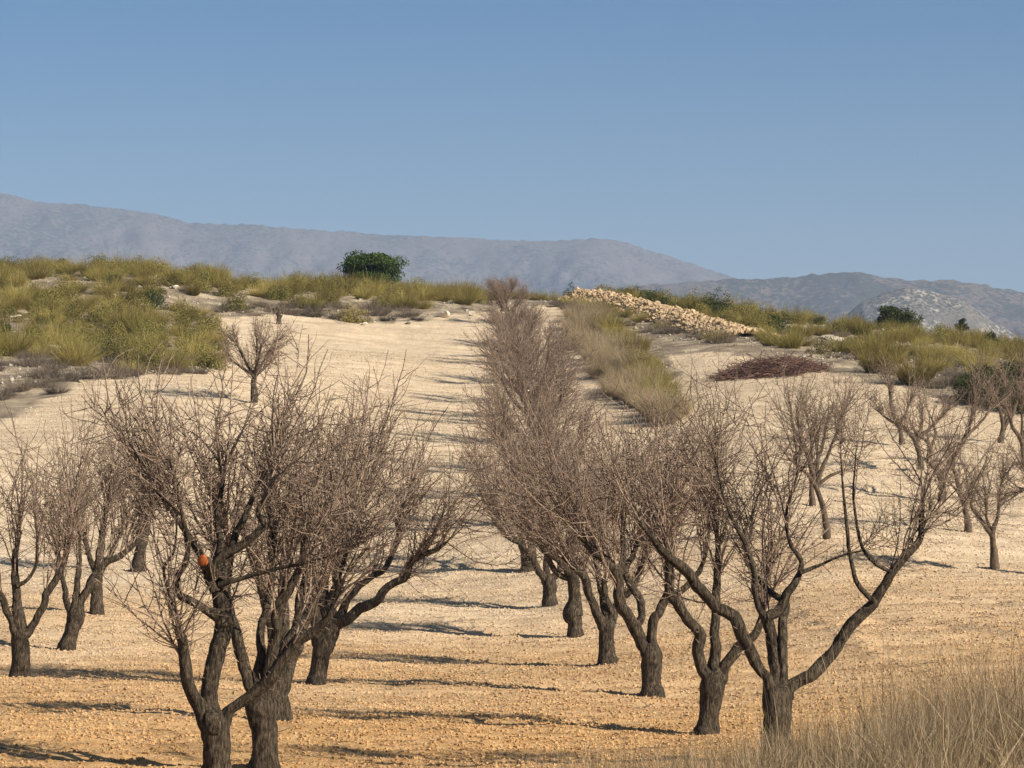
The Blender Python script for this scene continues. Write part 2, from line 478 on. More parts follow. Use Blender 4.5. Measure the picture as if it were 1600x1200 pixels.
def ridge(x, y, pts_, h, wd):
    o_ = np.zeros(np.shape(x))
    for (x0_, y0_), (x1_, y1_) in zip(pts_[:-1], pts_[1:]):
        dx, dy = x1_ - x0_, y1_ - y0_
        t = np.clip(((x - x0_) * dx + (y - y0_) * dy) / (dx * dx + dy * dy), 0, 1)
        o_ = np.maximum(o_, np.exp(-((x - x0_ - t * dx) ** 2 + (y - y0_ - t * dy) ** 2) / wd ** 2))
    return o_ * h * (0.6 + 1.2 * vnoise(x * 3.1, y * 3.1, 44))
RID = [[at(*p)[:2] for p in l] for l in ([(1330, 922), (1440, 925), (1530, 938), (1660, 952)], [(1270, 985), (1380, 975), (1480, 982), (1660, 1010)], [(1255, 955), (1310, 990), (1370, 1030)])]
micro0 = micro
def micro(x, y): return micro0(x, y) + sum(ridge(x, y, l, 0.10, 0.16) for l in RID)
GZ = H0(GX, GY) + micro(GX, GY)
def H(x, y): return H0(x, y) + micro(np.asarray(x, float), np.asarray(y, float))
ny, nx = GX.shape
idx = np.arange(ny * nx).reshape(ny, nx)
q = np.stack([idx[:-1, :-1], idx[:-1, 1:], idx[1:, 1:], idx[1:, :-1]], -1).reshape(-1, 4)
gme = mesh_np('ground', np.stack([GX, GY, GZ], -1).reshape(-1, 3), q)
gme.materials.append(M['ground'])
fm = field_mask(GX, GY)
bankz = sstep(GY + (GX - 2.2) * -0.9 + 2.2 * fbm(GX * 0.5, GY * 0.5, 3, 77), 27.5, 24.0)
farz = sstep(GY, 172, 190) + sstep(np.abs(GX), 44, 70)
zc = np.stack([np.where(fm, 0.0, 1.0), bankz, np.clip(farz, 0, 1), np.ones_like(GX)], -1).astype(np.float32)
ca = gme.color_attributes.new('zone', 'FLOAT_COLOR', 'POINT')
ca.data.foreach_set('color', zc.reshape(-1))
gob = bpy.data.objects.new('ground', gme); COL.objects.link(gob)
tag(gob, kind='structure')

# ------------------------------------------------------------------ mountains
def mountain(name, mat, prof, d, base, front, seed, amp, nxs=520, nys=110, label=None, fade=True):
    px = np.array([p[0] for p in prof], float); py = np.array([p[1] for p in prof], float)
    X = np.linspace((px[0] - 800) / F * d, (px[-1] - 800) / F * d, nxs)
    crest = np.interp(X, (px - 800) / F * d, CZ + (HZ - py) / F * d)
    Y = np.concatenate([np.linspace(d - front, d, nys), np.linspace(d, d + front, nys // 3)[1:]])
    XX, YY = np.meshgrid(X, Y)
    t = np.clip(1 - np.abs(YY - d) / front, 0, 1)
    prof_t = t ** 0.85
    nz = fbm(XX / 260.0, YY / 420.0, 6, seed, 0.55) + 0.5 * np.abs(fbm(XX / 120.0, YY / 200.0, 4, seed + 40))
    env = 4 * t * (1 - t)
    Z = base + (crest[None] - base) * prof_t + nz * amp * env * (crest[None] - base) / 100.0
    Z += t * fbm(XX / 9.0, YY / 9.0, 2, seed + 9) * d / 5000.0 * 4 * (t > 0.0)
    n1, n2 = XX.shape
    ii = np.arange(n1 * n2).reshape(n1, n2)
    qq = np.stack([ii[:-1, :-1], ii[:-1, 1:], ii[1:, 1:], ii[1:, :-1]], -1).reshape(-1, 4)
    me = mesh_np(name, np.stack([XX, YY, Z], -1).reshape(-1, 3), qq)
    me.materials.append(mat)
    o = bpy.data.objects.new(name, me); COL.objects.link(o)
    tag(o, kind='structure')
    return o
mountain('mountain_range', M['mtn_far'], [(-900,380),(-500,330),(-200,310),(-50,300),(0,302),(30,307),(60,315),(120,319),(180,326),(240,333),(290,347),(330,350),(400,351),(460,357),(530,361),(600,367),(700,370),(780,375),(860,377),(900,374),(930,372),(970,376),(1010,389),(1050,403),(1090,414),(1120,426),(1150,434),(1250,446),(1500,460),(1900,470),(2500,500)], 5000, 2, 800, 3, 20)
mountain('pine_ridge', M['mtn_near'], [(300,560),(700,490),(900,455),(1000,446),(1100,438),(1180,436),(1240,433),(1290,427),(1340,425),(1390,434),(1430,439),(1480,437),(1520,442),(1570,451),(1600,457),(1700,468),(2000,480),(2400,520)], 3500, 2, 500, 8, 22)
mountain('rocky_hill', M['mtn_rock'], [(1180,600),(1280,530),(1320,494),(1345,473),(1385,456),(1415,450),(1455,456),(1500,467),(1525,482),(1555,505),(1610,535),(1750,600)], 2300, 2, 230, 14, 16, 300, 90)

# ------------------------------------------------------------------ clods on the ploughed field
def perp(T, rng):
    r = rng.normal(0, 1, T.shape); r -= (r * T).sum(-1, keepdims=True) * T
    return norm(r)

def blobs(mb, P, R, rng, sq=0.75):
    """small jittered eight-faced lumps"""
    n = len(P)
    o = np.array([[1, 0, 0], [0, 1, 0], [-1, 0, 0], [0, -1, 0], [0, 0, 1], [0, 0, -1]], float)
    V = o[None] * rng.uniform(0.65, 1.3, (n, 6, 1)) + rng.uniform(-.25, .25, (n, 6, 3))
    e1 = norm(rng.normal(0, 1, (n, 3))); e2 = perp(e1, rng); e3 = np.cross(e1, e2)      # lying any way up
    V = V[..., 0:1] * e1[:, None] + V[..., 1:2] * e2[:, None] + V[..., 2:3] * e3[:, None]
    V[..., 2] *= sq
    V = V * R[:, None, None] + P[:, None, :]
    t = np.array([[0, 1, 4], [1, 2, 4], [2, 3, 4], [3, 0, 4], [1, 0, 5], [2, 1, 5], [3, 2, 5], [0, 3, 5]])
    mb.add(V.reshape(-1, 3), None, (t[None] + (np.arange(n) * 6)[:, None, None]).reshape(-1, 3))
rng = RS(4)
n = 460000
dd = (rng.uniform(0, 1, n) * (math.sqrt(125) - math.sqrt(25)) + math.sqrt(25)) ** 2
xx = rng.uniform(-1, 1, n) * (0.185 * dd + 1.5)
keep = field_mask(xx, dd) & (rng.uniform(0, 1, n) < 0.35 + 1.3 * np.clip(0.5 + fbm(xx * 0.6, dd * 0.6, 3, 60), 0, 1))
xx, dd = xx[keep], dd[keep]
rad = np.exp(rng.normal(math.log(0.0085), 0.6, len(xx))) * (1 + dd / 110.0)
rad = np.clip(rad, 0.005, 0.027)
mb = MB(); blobs(mb, np.stack([xx, dd, H(xx, dd) + rad * 0.25], -1), rad, rng)
tag(mb.obj('soil_clods', M['clod'], smooth=False), kind='stuff')

# ------------------------------------------------------------------ almond trees
def catmull(P, n):
    """smooth resample of control rows"""
    P = np.asarray(P, float)
    seg = np.r_[0, np.cumsum(np.linalg.norm(np.diff(P[:, :3], axis=0), axis=1))]
    u = np.linspace(0, seg[-1], n)
    out = np.empty((n, P.shape[1]))
    m = len(P)
    tan = np.gradient(P, seg, axis=0) if m > 2 else np.repeat((P[1:] - P[:1]) / seg[-1], 2, 0)
    k = np.clip(np.searchsorted(seg, u, side='right') - 1, 0, m - 2)
    h = (seg[k + 1] - seg[k])[:, None]; t = ((u - seg[k])[:, None]) / h
    h00 = 2 * t ** 3 - 3 * t ** 2 + 1; h10 = t ** 3 - 2 * t ** 2 + t; h01 = -2 * t ** 3 + 3 * t ** 2; h11 = t ** 3 - t ** 2
    out = h00 * P[k] + h10 * h * tan[k] + h01 * P[k + 1] + h11 * h * tan[k + 1]
    return out

def limb_tube(mb, rows, rng, sides=12, rough=0.09, step=0.025, bend=0.6):
    """a gnarled tapering limb through rows of (x, y, z, radius)"""
    rows = np.asarray(rows, float)
    L = np.linalg.norm(np.diff(rows[:, :3], axis=0), axis=1).sum()
    n = max(6, min(70, int(L / step)))
    c = catmull(rows, n)
    c[:, 3] = np.maximum(c[:, 3], 0.003)
    zc_ = np.linspace(0, L, n) * 6.0; s0 = rng.randint(1000)
    jit = np.stack([fbm(zc_, zc_ * 0 + 3.3 * k, 2, s0 + k) for k in range(3)], -1)
    c[:, :3] += jit * c[:, 3:4] * bend * np.minimum(1, np.linspace(0, L, n) / 0.15)[:, None]
    a = np.arange(sides)[None] / sides * 2 * math.pi
    zz = np.linspace(0, L, n)[:, None]
    s = rng.randint(1000)
    R = c[:, 3:4] * (1 + rough * 2.2 * fbm(np.cos(a) * 1.6 + zz * 5.0, np.sin(a) * 1.6 + zz * 2.2 + 7.7, 3, s) + rough * 0.9 * np.sin(a * 5 + zz * 3 + s) * 0.5)
    mb.tubes(c[None, :, :3], R[None], sides, cap=True)
    return c

def perp(T, rng):
    r = rng.normal(0, 1, T.shape); r -= (r * T).sum(-1, keepdims=True) * T
    return norm(r)

def run(P, D, L, K, rng, up=0.12, wig=0.10):
    N_ = len(P); C = np.empty((N_, K, 3)); C[:, 0] = P; d = norm(D)
    for k in range(1, K):
        C[:, k] = C[:, k - 1] + d * (L / (K - 1))[:, None]
        d = norm(d + rng.normal(0, wig, (N_, 3)) + np.array([0, 0, up]))
    return C

def offs(C, R, n, tlo, thi, rng, ang, Lr, K, r_scale, up, wig, jit=0.25):
    """n side shoots for every line in C"""
    N_, K0, _ = C.shape
    pi = np.repeat(np.arange(N_), n)
    t = rng.uniform(tlo, thi, len(pi)) * (K0 - 1)
    k = np.clip(t.astype(int), 0, K0 - 2); f = (t - k)[:, None]
    p = C[pi, k] * (1 - f) + C[pi, k + 1] * f
    T = norm(C[pi, k + 1] - C[pi, k])
    a = np.radians(rng.uniform(*ang, len(pi)))[:, None]
    d = T * np.cos(a) + perp(T, rng) * np.sin(a)
    L = rng.uniform(*Lr, len(pi))
    r0 = np.minimum(R[pi, k] * 0.9, r_scale)
    C2 = run(p, d, L, K, rng, up, wig)
    R2 = r0[:, None] * np.linspace(1, 0.45, K)[None]
    return C2, R2

def crown_mesh(limbs, base, rng, n1, L1, n2, n3, thin=1.0, tmin=0.45, up=1.0, out=0.7, spread=0.35, along=0.5, L2=(0.18, 0.55)):
    """long shoots from the limbs, side twigs on them, short spurs on those"""
    mb = MB()
    if n1 >= 75: n1 = int(n1 * 0.68); n2 = max(5, n2 - 1); n3 = 1; thin *= 1.28
    P = []; D = []; Rr = []
    cs = np.concatenate([c[int(len(c) * tmin):] for c in limbs])
    cen = cs[:, :3].mean(0); cen[2] = cs[:, 2].min()
    wts = np.array([np.linalg.norm(np.diff(c[:, :3], axis=0), axis=1).sum() for c in limbs])
    for c, m_ in zip(limbs, rng.multinomial(n1, wts / wts.sum())):
        nn = len(c)
        t = np.clip(tmin + (1 - tmin) * rng.beta(1.6, 0.9, m_), 0, 0.999) * (nn - 1)
        k = np.clip(t.astype(int), 0, nn - 2)
        p = c[k, :3]; T = norm(c[k + 1, :3] - c[k, :3])
        o_ = p - cen; o_[:, 2] *= 0.15; ln = np.linalg.norm(o_, axis=1, keepdims=True)
        o_ = o_ / (ln + 0.25)
        d = T * along + o_ * out + np.array([0, 0, up]) + rng.normal(0, spread, (m_, 3))
        P.append(p); D.append(d); Rr.append(np.clip(c[k, 3] * 0.55, 0.0038, 0.0088))
        tip = c[-1:, :3]                                   # every limb ends in shoots
        P.append(np.repeat(tip, 3, 0)); D.append(np.repeat(norm(c[-1:, :3] - c[-3:-2, :3]), 3, 0) + rng.normal(0, .4, (3, 3)) + np.array([0, 0, 0.4]))
        Rr.append(np.full(3, min(c[-1, 3] * 0.45, 0.008)))
    P = np.concatenate(P); D = np.concatenate(D); Rr = np.concatenate(Rr) * thin
    L = L1 * np.clip(rng.normal(1, 0.28, len(P)), 0.35, 1.6) * np.clip(Rr / thin / 0.0075, 0.42, 1.0)
    C = run(P, D, L, 9, rng, 0.06, 0.13); R = Rr[:, None] * np.linspace(1, 0.40, 9)[None]
    mb.tubes(C, R, 5)
    C2, R2 = offs(C, R, n2, 0.12, 0.92, rng, (30, 80), (L2[0] * L1, L2[1] * L1), 6, 0.0042 * thin, 0.07, 0.17)
    mb.tubes(C2, R2, 4)
    if n3:
        C3, R3 = offs(C2, R2, n3, 0.15, 0.97, rng, (30, 75), (0.05, 0.24), 4, 0.0027 * thin, 0.06, 0.14)
        mb.tubes(C3, R3, 3)
    C4, R4 = offs(C, R, 15, 0.1, 0.99, rng, (45, 90), (0.02, 0.075), 2, 0.0062 * thin, 0, 0.05)
    mb.tubes(C4, R4, 3)
    # spurs crowd the bare limbs
    for c in limbs:
        m_ = int(14 * len(c) / 20)
        k = rng.randint(int(len(c) * 0.3), len(c) - 1, m_)
        T = norm(c[k + 1, :3] - c[k, :3]) if m_ else None
        if m_:
            C5 = run(c[k, :3], perp(T, rng) + T * 0.4, rng.uniform(0.05, 0.22, m_), 4, rng, 0.08, 0.2)
            mb.tubes(C5, np.full((m_, 4), 0.0038 * thin) * np.linspace(1, .5, 4)[None], 3)
    return mb

GROUPS = {'row': 'almond trees in the right row', 'left': 'almond trees left of the lane', 'young': 'young almond trees in the right field'}
def almond(d, trunk, limbs, label, group, seed, n1=120, L1=1.0, n2=7, n3=3, bark='bark', cut=None, flare=1.12, **kw):
    """an almond tree whose trunk and limbs follow rows of (px, py, width in px); each limb: (depth offset at its tip, rows)"""
    rng = RS(seed)
    b = pix(trunk[0][0], trunk[0][1], d)
    b[2] = float(H0(b[0], b[1]))
    root = empty('almond_tree', b)
    tag(root, label, 'tree', GROUPS[group])
    def conv(rows, dy):
        n_ = len(rows); o_ = []
        for i, r in enumerate(rows):
            p = pix(r[0], r[1], d) - b
            p[1] = dy * (i / max(1, n_ - 1)) ** 1.2
            o_.append((*p, r[2] * d / F / 2))
        return np.array(o_)
    tr = conv(trunk, 0)
    s = tr[0].copy(); s[2] = -0.14; s[3] *= flare * 1.12
    t0 = tr.copy(); t0[0, 3] *= flare * 1.05; t0[0, 2] = max(t0[0, 2], 0.02); t0[-1, 3] *= 0.72; t0[-2, 3] *= 0.93
    mb = MB(); tc = limb_tube(mb, np.vstack([s, t0]), rng, 20, 0.085, bend=0.16)
    # a rounded head where the limbs leave
    tk = mb.obj('trunk', M[bark], root)
    crown_src = []
    for dy, rows in limbs:
        lr = conv(rows, dy); lr[:, 3] *= 0.92; lr[0, 3] *= 1.12
        if lr[0, 3] > 0.045 and np.linalg.norm(lr[0, :3] - tr[-1, :3]) < 0.45:      # the limb grows out of the trunk, not off its top
            zt = max(lr[0, 2] - 0.30, 0.12)
            lr = np.vstack([[np.interp(zt, tr[:, 2], tr[:, 0]), 0.0, zt, tr[-2, 3] * 0.52], lr])
        mb = MB(); c = limb_tube(mb, lr, rng, 14 if lr[0, 3] > 0.02 else 7, 0.12)
        mb.obj('limb', M[bark] if lr[:, 3].max() > 0.022 or bark != 'bark' else M['twig'], tk)
        crown_src.append(c)
    if cut: crown_src.pop()
    cm = crown_mesh(crown_src, b, rng, n1, L1, n2, n3, **kw)
    cm.obj('crown', M['twig'], root)
    if cut:
        p = pix(cut[0], cut[1], d) - b + np.array([0, -0.425, 0]); r = cut[2] * d / F
        mb = MB()
        a = np.arange(14) / 14 * 2 * math.pi
        nrm = norm(np.array([-0.35, -0.93, 0.1])); u = norm(np.cross(nrm, [0, 0, 1.0])); v = np.cross(nrm, u)
        ring = (u[None] * np.cos(a)[:, None] + v[None] * np.sin(a)[:, None]) * (r * (1 + 0.06 * np.sin(a * 3)))[:, None]
        p = p + nrm * cut[3]
        V = np.vstack([ring + p, ring * 0.85 + p + nrm * 0.006, [p + nrm * 0.009], ring * 1.03 + p - nrm * 0.02])
        T = [(14 + k, 14 + (k + 1) % 14, 28) for k in range(14)]
        Q = [(k, (k + 1) % 14, 14 + (k + 1) % 14, 14 + k) for k in range(14)] + [(29 + k, 29 + (k + 1) % 14, (k + 1) % 14, k) for k in range(14)]
        mb.add(V, Q, T)
        tag(mb.obj('pruning_cut', M['cut'], root), 'round orange face of a sawn-off limb')
    return root

# --- trees left of the lane
almond(29, [(338,1222,47),(338,1195,45),(338,1150,44),(334,1122,48),(336,1108,36)], [
  (-0.25, [(326,1128,30),(306,1095,23),(293,1048,20),(290,1010,18),(291,993,13)]),
  (-0.25, [(290,1002,8),(272,950,6),(262,915,5),(258,888,5),(274,862,4),(282,800,3)]),
  (0.15, [(338,1125,40),(328,1095,32),(334,1042,30),(341,997,29),(344,960,33),(340,915,26),(332,882,20)]),
  (-0.1, [(335,882,12),(348,868,14),(366,858,14),(395,840,14),(414,820,12),(404,802,9),(420,770,6)]),
  (-0.3, [(340,962,20),(326,956,16),(298,937,14),(282,928,13),(280,902,11),(292,883,10),(298,850,8),(288,800,6),(278,740,5)]),
  (-0.35, [(343,914,10),(379,904,8),(420,891,7),(470,880,6),(530,866,4)]),
  (0.25, [(340,900,18),(344,860,14),(338,810,10),(345,750,7)]),
  (-0.3, [(346,1122,26),(357,1111,19),(388,1089,20),(420,1064,23),(449,1026,23),(471,997,21),(499,980,15),(520,955,12),(532,905,9),(545,850,7)]),
  (0.15, [(336,925,15),(312,870,12),(272,805,9),(232,755,6)]),
  (0.4, [(345,905,14),(380,805,11),(418,720,7)]),
  (-0.42, [(334,896,20),(329,884,19),(323,873,16.5)]),
  ], 'near almond tree with an orange saw cut on its tallest limb, left of the lane', 'left', 11, n1=135, L1=1.15, n2=8, n3=3,
  cut=(323,873,8.6,0.0), out=0.95, up=1.0)
almond(30.8, [(412,1212,44),(412,1180,42),(411,1137,40),(407,1092,44),(406,1078,36)], [
  (0.2, [(402,1090,26),(392,1070,22),(374,1023,22),(366,985,20),(357,960,18),(352,930,14),(358,880,11),(350,820,8)]),
  (0.45, [(406,1085,22),(403,1048,17),(407,1023,16),(403,991,14),(411,956,14),(420,915,12),(424,870,9),(415,810,7)]),
  (-0.2, [(412,1085,26),(420,1048,21),(433,997,19),(434,956,20),(449,928,20),(460,912,15),(472,880,12),(478,820,8)]),
  (0.3, [(416,1082,24),(436,1039,19),(449,1004,18),(464,969,18),(468,931,14),(480,880,10),(500,820,8)]),
  ], 'thick grey-brown almond trunk standing just behind the saw-cut tree', 'left', 12, n1=140, L1=1.15, n2=7, n3=3, out=0.8)
almond(36, [(437,1130,40),(436,1100,36),(436,1070,34)], [
  (0.4, [(438,1085,22),(455,1040,20),(470,985,17),(495,925,14),(525,865,9)]),
  (-0.2, [(434,1085,20),(428,1010,17),(412,930,14),(392,850,9)]),
  (0.5, [(436,1080,20),(446,1000,16),(440,920,13),(450,840,9)]),
  ], 'almond tree with its trunk hidden behind two nearer trunks', 'left', 13, n1=90, L1=1.15, n2=7, n3=3)
almond(43, [(495,1073,30),(497,1050,27),(501,1028,27),(507,1000,34),(508,986,30)], [
  (0.1, [(502,1000,26),(492,967,25),(487,929,20),(492,880,14),(480,820,10)]),
  (-0.2, [(515,992,26),(529,975,24),(556,956,19),(585,939,15),(612,911,13),(635,899,12),(641,879,11),(660,867,11),(681,860,8),(698,846,4)]),
  (0.4, [(514,990,24),(530,965,18),(546,929,14),(572,908,11),(601,887,9),(616,858,7),(622,810,5)]),
  (0.2, [(510,990,24),(520,940,20),(530,885,16),(536,820,11),(545,760,8)]),
  (0.5, [(510,988,20),(505,930,16),(515,860,12),(560,800,8),(580,740,6)]),
  ], 'almond tree with a dark crooked limb reaching right over the lane', 'left', 14, n1=190, L1=1.3, n2=8, n3=3, out=0.8)
almond(45, [(31,1061,30),(32,1040,28),(31,1001,29),(30,984,28)], [
  (-0.2, [(24,990,16),(20,978,13),(6,938,12),(-4,918,10),(-25,880,8)]),
  (0.3, [(30,988,20),(26,924,14),(21,893,13),(21,868,11),(26,830,7)]),
  (-0.1, [(27,915,7),(42,907,6),(57,884,5),(60,850,3)]),
  (0.1, [(36,990,18),(45,984,14),(62,958,12),(74,924,12),(88,901,11),(99,880,8),(108,840,6)]),
  ], 'almond tree with a straight thick trunk at the left edge of the photo', 'left', 15, n1=75, L1=1.5, n2=5, n3=2, out=0.35, up=1.3, spread=0.25)
almond(50, [(105,1013,26),(109,996,23),(114,980,23),(120,960,29),(118,945,25)], [
  (-0.2, [(110,955,12),(105,938,11),(98,899,9),(92,860,7)]),
  (0.2, [(117,955,16),(118,930,13),(121,905,11),(122,878,9),(120,830,6)]),
  (0.1, [(122,955,18),(128,936,15),(139,913,14),(150,893,12),(170,877,12),(193,865,10),(214,846,7),(225,815,5)]),
  ], 'leaning almond tree with a lumpy swollen trunk, second from the left edge', 'left', 16, n1=110, L1=1.55, n2=6, n3=2, out=0.4, up=1.2, spread=0.28)
almond(57, [(152,960,20),(152,930,18),(152,905,18),(154,888,18)], [
  (0.2, [(154,895,16),(156,862,13),(159,828,10),(165,790,7)]),
  (-0.2, [(150,895,10),(140,870,9),(134,830,6)]),
  (0.1, [(156,895,10),(172,865,9),(190,830,7)]),
  ], 'almond tree with a slim upright trunk behind the leaning lumpy one', 'left', 17, n1=90, L1=1.5, n2=6, n3=2, out=0.5, up=1.1)
almond(67, [(216,894,24),(219,870,19),(222,848,17),(223,832,17)], [
  (0.1, [(220,838,13),(210,822,10),(195,794,8),(190,770,5)]),
  (0.1, [(225,838,13),(232,808,11),(244,788,9),(250,760,6)]),
  (0.3, [(222,838,10),(220,800,8),(222,765,5)]),
  ], 'almond tree with a short tapered trunk farthest back on the left', 'left', 18, n1=90, L1=1.3, n2=6, n3=2, out=0.7)

# --- the right row, nearest first
almond(30, [(1216,1190,50),(1216,1165,47),(1216,1108,46),(1217,1078,46),(1218,1066,36)], [
  (-0.5, [(1206,1082,26),(1202,1070,22),(1177,1027,20),(1158,993,22),(1137,958,20),(1114,941,20),(1083,909,20),(1062,885,18),(1037,864,14),(1016,839,10),(997,810,9)]),
  (0.2, [(1211,1085,26),(1210,1060,23),(1210,1024,22),(1206,985,20),(1199,962,19)]),
  (-0.1, [(1201,968,13),(1187,954,10),(1179,920,10),(1174,882,9),(1164,851,8),(1143,809,6),(1126,763,4.5),(1118,700,3.5)]),
  (0.2, [(1199,964,16),(1216,955,16),(1229,932,16),(1246,905,12),(1254,884,9),(1236,847,7),(1232,800,5),(1250,740,4)]),
  (0.5, [(1222,1085,22),(1223,1050,17),(1224,1008,16),(1227,970,16),(1229,943,14),(1208,928,10),(1189,905,8),(1172,880,6),(1180,830,5)]),
  (0.1, [(1222,1082,30),(1232,1073,24),(1262,1058,22),(1285,1039,22),(1312,1004,20),(1342,966,19),(1369,939,18),(1388,905,15),(1411,874,14),(1436,847,12),(1442,805,9),(1446,763,6)]),
  (-0.2, [(1366,941,9),(1340,912,8),(1329,878,7),(1323,832,6),(1316,771,4.5),(1312,725,2.6),(1310,690,1.6)]),
  (0.1, [(1392,893,7),(1369,882,6),(1346,851,6),(1339,817,5),(1335,763,4),(1340,700,2)]),
  (0.2, [(1250,895,7),(1290,880,5),(1325,866,4),(1350,862,3)]),
  (0.0, [(1443,812,4),(1470,800,3.5),(1500,806,2.5)]), (0.1, [(1440,830,4),(1480,815,3.5),(1505,800,2.5)]),
  ], 'nearest almond tree of the right row with a long bare limb reaching right', 'row', 21, n1=62, L1=1.15, n2=6, n3=3, out=0.55, up=1.0, spread=0.42, tmin=0.5)
almond(35, [(1104,1152,38),(1107,1130,35),(1111,1095,34),(1114,1062,38),(1114,1048,32)], [
  (-0.2, [(1106,1064,24),(1100,1050,21),(1093,1018,20),(1092,993,20),(1065,955,17),(1050,934,16),(1044,885,14),(1040,845,9)]),
  (0.3, [(1116,1062,26),(1118,1040,22),(1118,1004,18),(1120,955,15),(1123,902,13),(1123,858,9),(1118,800,6)]),
  (0.1, [(1124,1060,24),(1135,1039,19),(1153,1011,18),(1174,997,15),(1188,969,12),(1196,935,8),(1200,880,6)]),
  (0.3, [(1050,936,12),(1075,915,10),(1100,880,7),(1110,830,5)]),
  ], 'second almond tree of the right row with a three-forked trunk in dry grass', 'row', 22, n1=100, L1=1.3, n2=7, n3=3, out=0.6)
almond(41.4, [(1018,1090,35),(1018,1070,32),(1018,1037,32),(1017,1016,31),(1014,1004,26)], [
  (-0.1, [(1012,1024,20),(1004,1010,22),(990,976,22),(970,947,20),(964,906,18),(952,880,19),(935,865,16),(917,850,12),(900,830,8)]),
  (0.3, [(992,985,14),(1002,965,13),(1002,941,14),(987,915,13),(976,891,12),(990,870,9),(1000,830,7)]),
  (0.1, [(1018,1015,17),(1017,998,17),(1019,976,17),(1034,947,16),(1046,926,16),(1044,891,14),(1042,855,10),(1050,800,7)]),
  (0.3, [(964,908,12),(975,870,10),(972,820,7)]),
  ], 'almond tree of the right row with a deeply furrowed trunk and S-bent limb', 'row', 23, n1=130, L1=1.5, n2=7, n3=3)
almond(47.8, [(948,1044,30),(948,1020,27),(948,993,25),(947,970,26)], [
  (-0.2, [(943,978,18),(935,964,16),(923,935,15),(912,903,14),(898,886,12),(880,868,9)]),
  (0.1, [(952,976,18),(958,962,16),(963,945,14),(985,920,12),(1000,890,10),(1010,850,7)]),
  (-0.1, [(955,958,12),(949,941,12),(944,922,11),(945,905,10)]),
  (0.3, [(948,970,12),(940,920,10),(930,870,8)]),
  ], 'almond tree of the right row with a stubby cut limb between its forks', 'row', 24, n1=130, L1=1.6, n2=7, n3=3)
almond(54, [(897,997,24),(897,978,22),(897,968,27),(896,960,33),(896,951,30),(897,941,23),(897,906,20),(897,888,20)], [
  (-0.1, [(894,900,16),(885,890,13),(871,874,12),(850,856,11),(838,842,8)]),
  (0.1, [(896,908,12),(885,903,11),(868,894,10),(856,871,9),(848,850,6)]),
  (0.2, [(899,896,14),(906,885,12),(918,864,11),(928,830,8)]),
  (0.3, [(897,892,14),(895,860,11),(900,820,8)]),
  ], 'almond tree of the right row with a bulging burl round its trunk', 'row', 25, n1=130, L1=1.65, n2=7, n3=3)
almond(60, [(858,950,23),(859,930,21),(859,912,24),(858,902,21)], [
  (-0.1, [(854,908,17),(846,899,14),(830,871,11),(815,850,9),(789,836,7),(782,815,5)]),
  (0.2, [(857,905,13),(853,893,11),(853,872,10),(858,835,7)]),
  (0.1, [(863,906,15),(870,897,12),(880,875,10),(890,840,7)]),
  ], 'almond tree of the right row with short thick trunk, left of the burred one', 'row', 26, n1=140, L1=1.6, n2=7, n3=3, out=0.8)

# --- young trees of the right field
Y = dict(bark='youngbark', n2=4, n3=2, out=0.8, up=0.75, spread=0.5, thin=1.15)
almond(62, [(1554,885,13),(1552,855,11),(1550,832,11)], [
  (-0.1, [(1549,838,8),(1536,818,7),(1521,798,6),(1514,775,4)]), (0.2, [(1550,836,7),(1543,812,5),(1542,779,4)]),
  (0.1, [(1551,836,8),(1559,806,6),(1562,773,5),(1566,750,3)])],
  'young almond tree with a pale upright trunk nearest in the right field', 'young', 31, n1=46, L1=0.75, **Y)
almond(68, [(1513,829,11),(1509,800,9),(1504,775,8)], [
  (0.1, [(1504,780,8),(1493,741,6),(1489,715,4)]), (0.1, [(1504,780,6),(1520,755,5),(1535,740,4)]), (-0.2, [(1504,778,5),(1490,762,4),(1478,750,3)])],
  'young almond tree with a thin left-leaning trunk behind the nearest young one', 'young', 32, n1=40, L1=0.8, **Y)
almond(74, [(1472,783,12),(1472,760,11),(1470,741,11)], [
  (-0.1, [(1469,746,9),(1462,733,9),(1450,719,9),(1453,702,8),(1449,690,7),(1436,682,5),(1424,668,3)]),
  (0.1, [(1472,746,9),(1479,732,8),(1490,713,8),(1507,687,8),(1513,673,6),(1521,636,4),(1524,612,2.5)]),
  (0.2, [(1510,682,5),(1535,658,4),(1548,640,3)]), (0.2, [(1454,700,5),(1462,680,4),(1458,655,3)])],
  'young almond tree forked like a wide wavering V', 'young', 33, n1=40, L1=0.75, **Y)
almond(80, [(1439,739,10),(1437,715,9),(1432,688,9)], [
  (0.1, [(1432,692,7),(1440,668,6),(1442,640,4)]), (-0.1, [(1432,692,7),(1418,675,5),(1405,660,4)]), (0.1, [(1433,692,7),(1455,668,5),(1478,645,4)])],
  'young almond tree with a curved bare trunk fanning out at the top', 'young', 34, n1=44, L1=0.75, **Y)
almond(86, [(1410,696,9),(1408,680,8),(1405,664,8)], [
  (-0.1, [(1405,666,7),(1394,645,6),(1391,617,5),(1388,595,3)]), (0.1, [(1406,666,6),(1418,640,4),(1425,620,3)]), (0.1, [(1405,668,5),(1388,655,4),(1376,645,3)])],
  'young almond tree farthest back against the brown field edge', 'young', 35, n1=44, L1=0.8, **Y)
almond(87, [(1564,693,9),(1566,678,9),(1568,664,9)], [
  (0, [(1567,667,7),(1564,645,6),(1556,620,4)]), (0.1, [(1569,667,7),(1581,648,7),(1592,620,5),(1600,590,3)]), (0.1, [(1568,667,5),(1575,635,4),(1574,600,3)])],
  'young almond tree in front of the dark hedge at the right edge', 'young', 36, n1=46, L1=1.0, **Y)
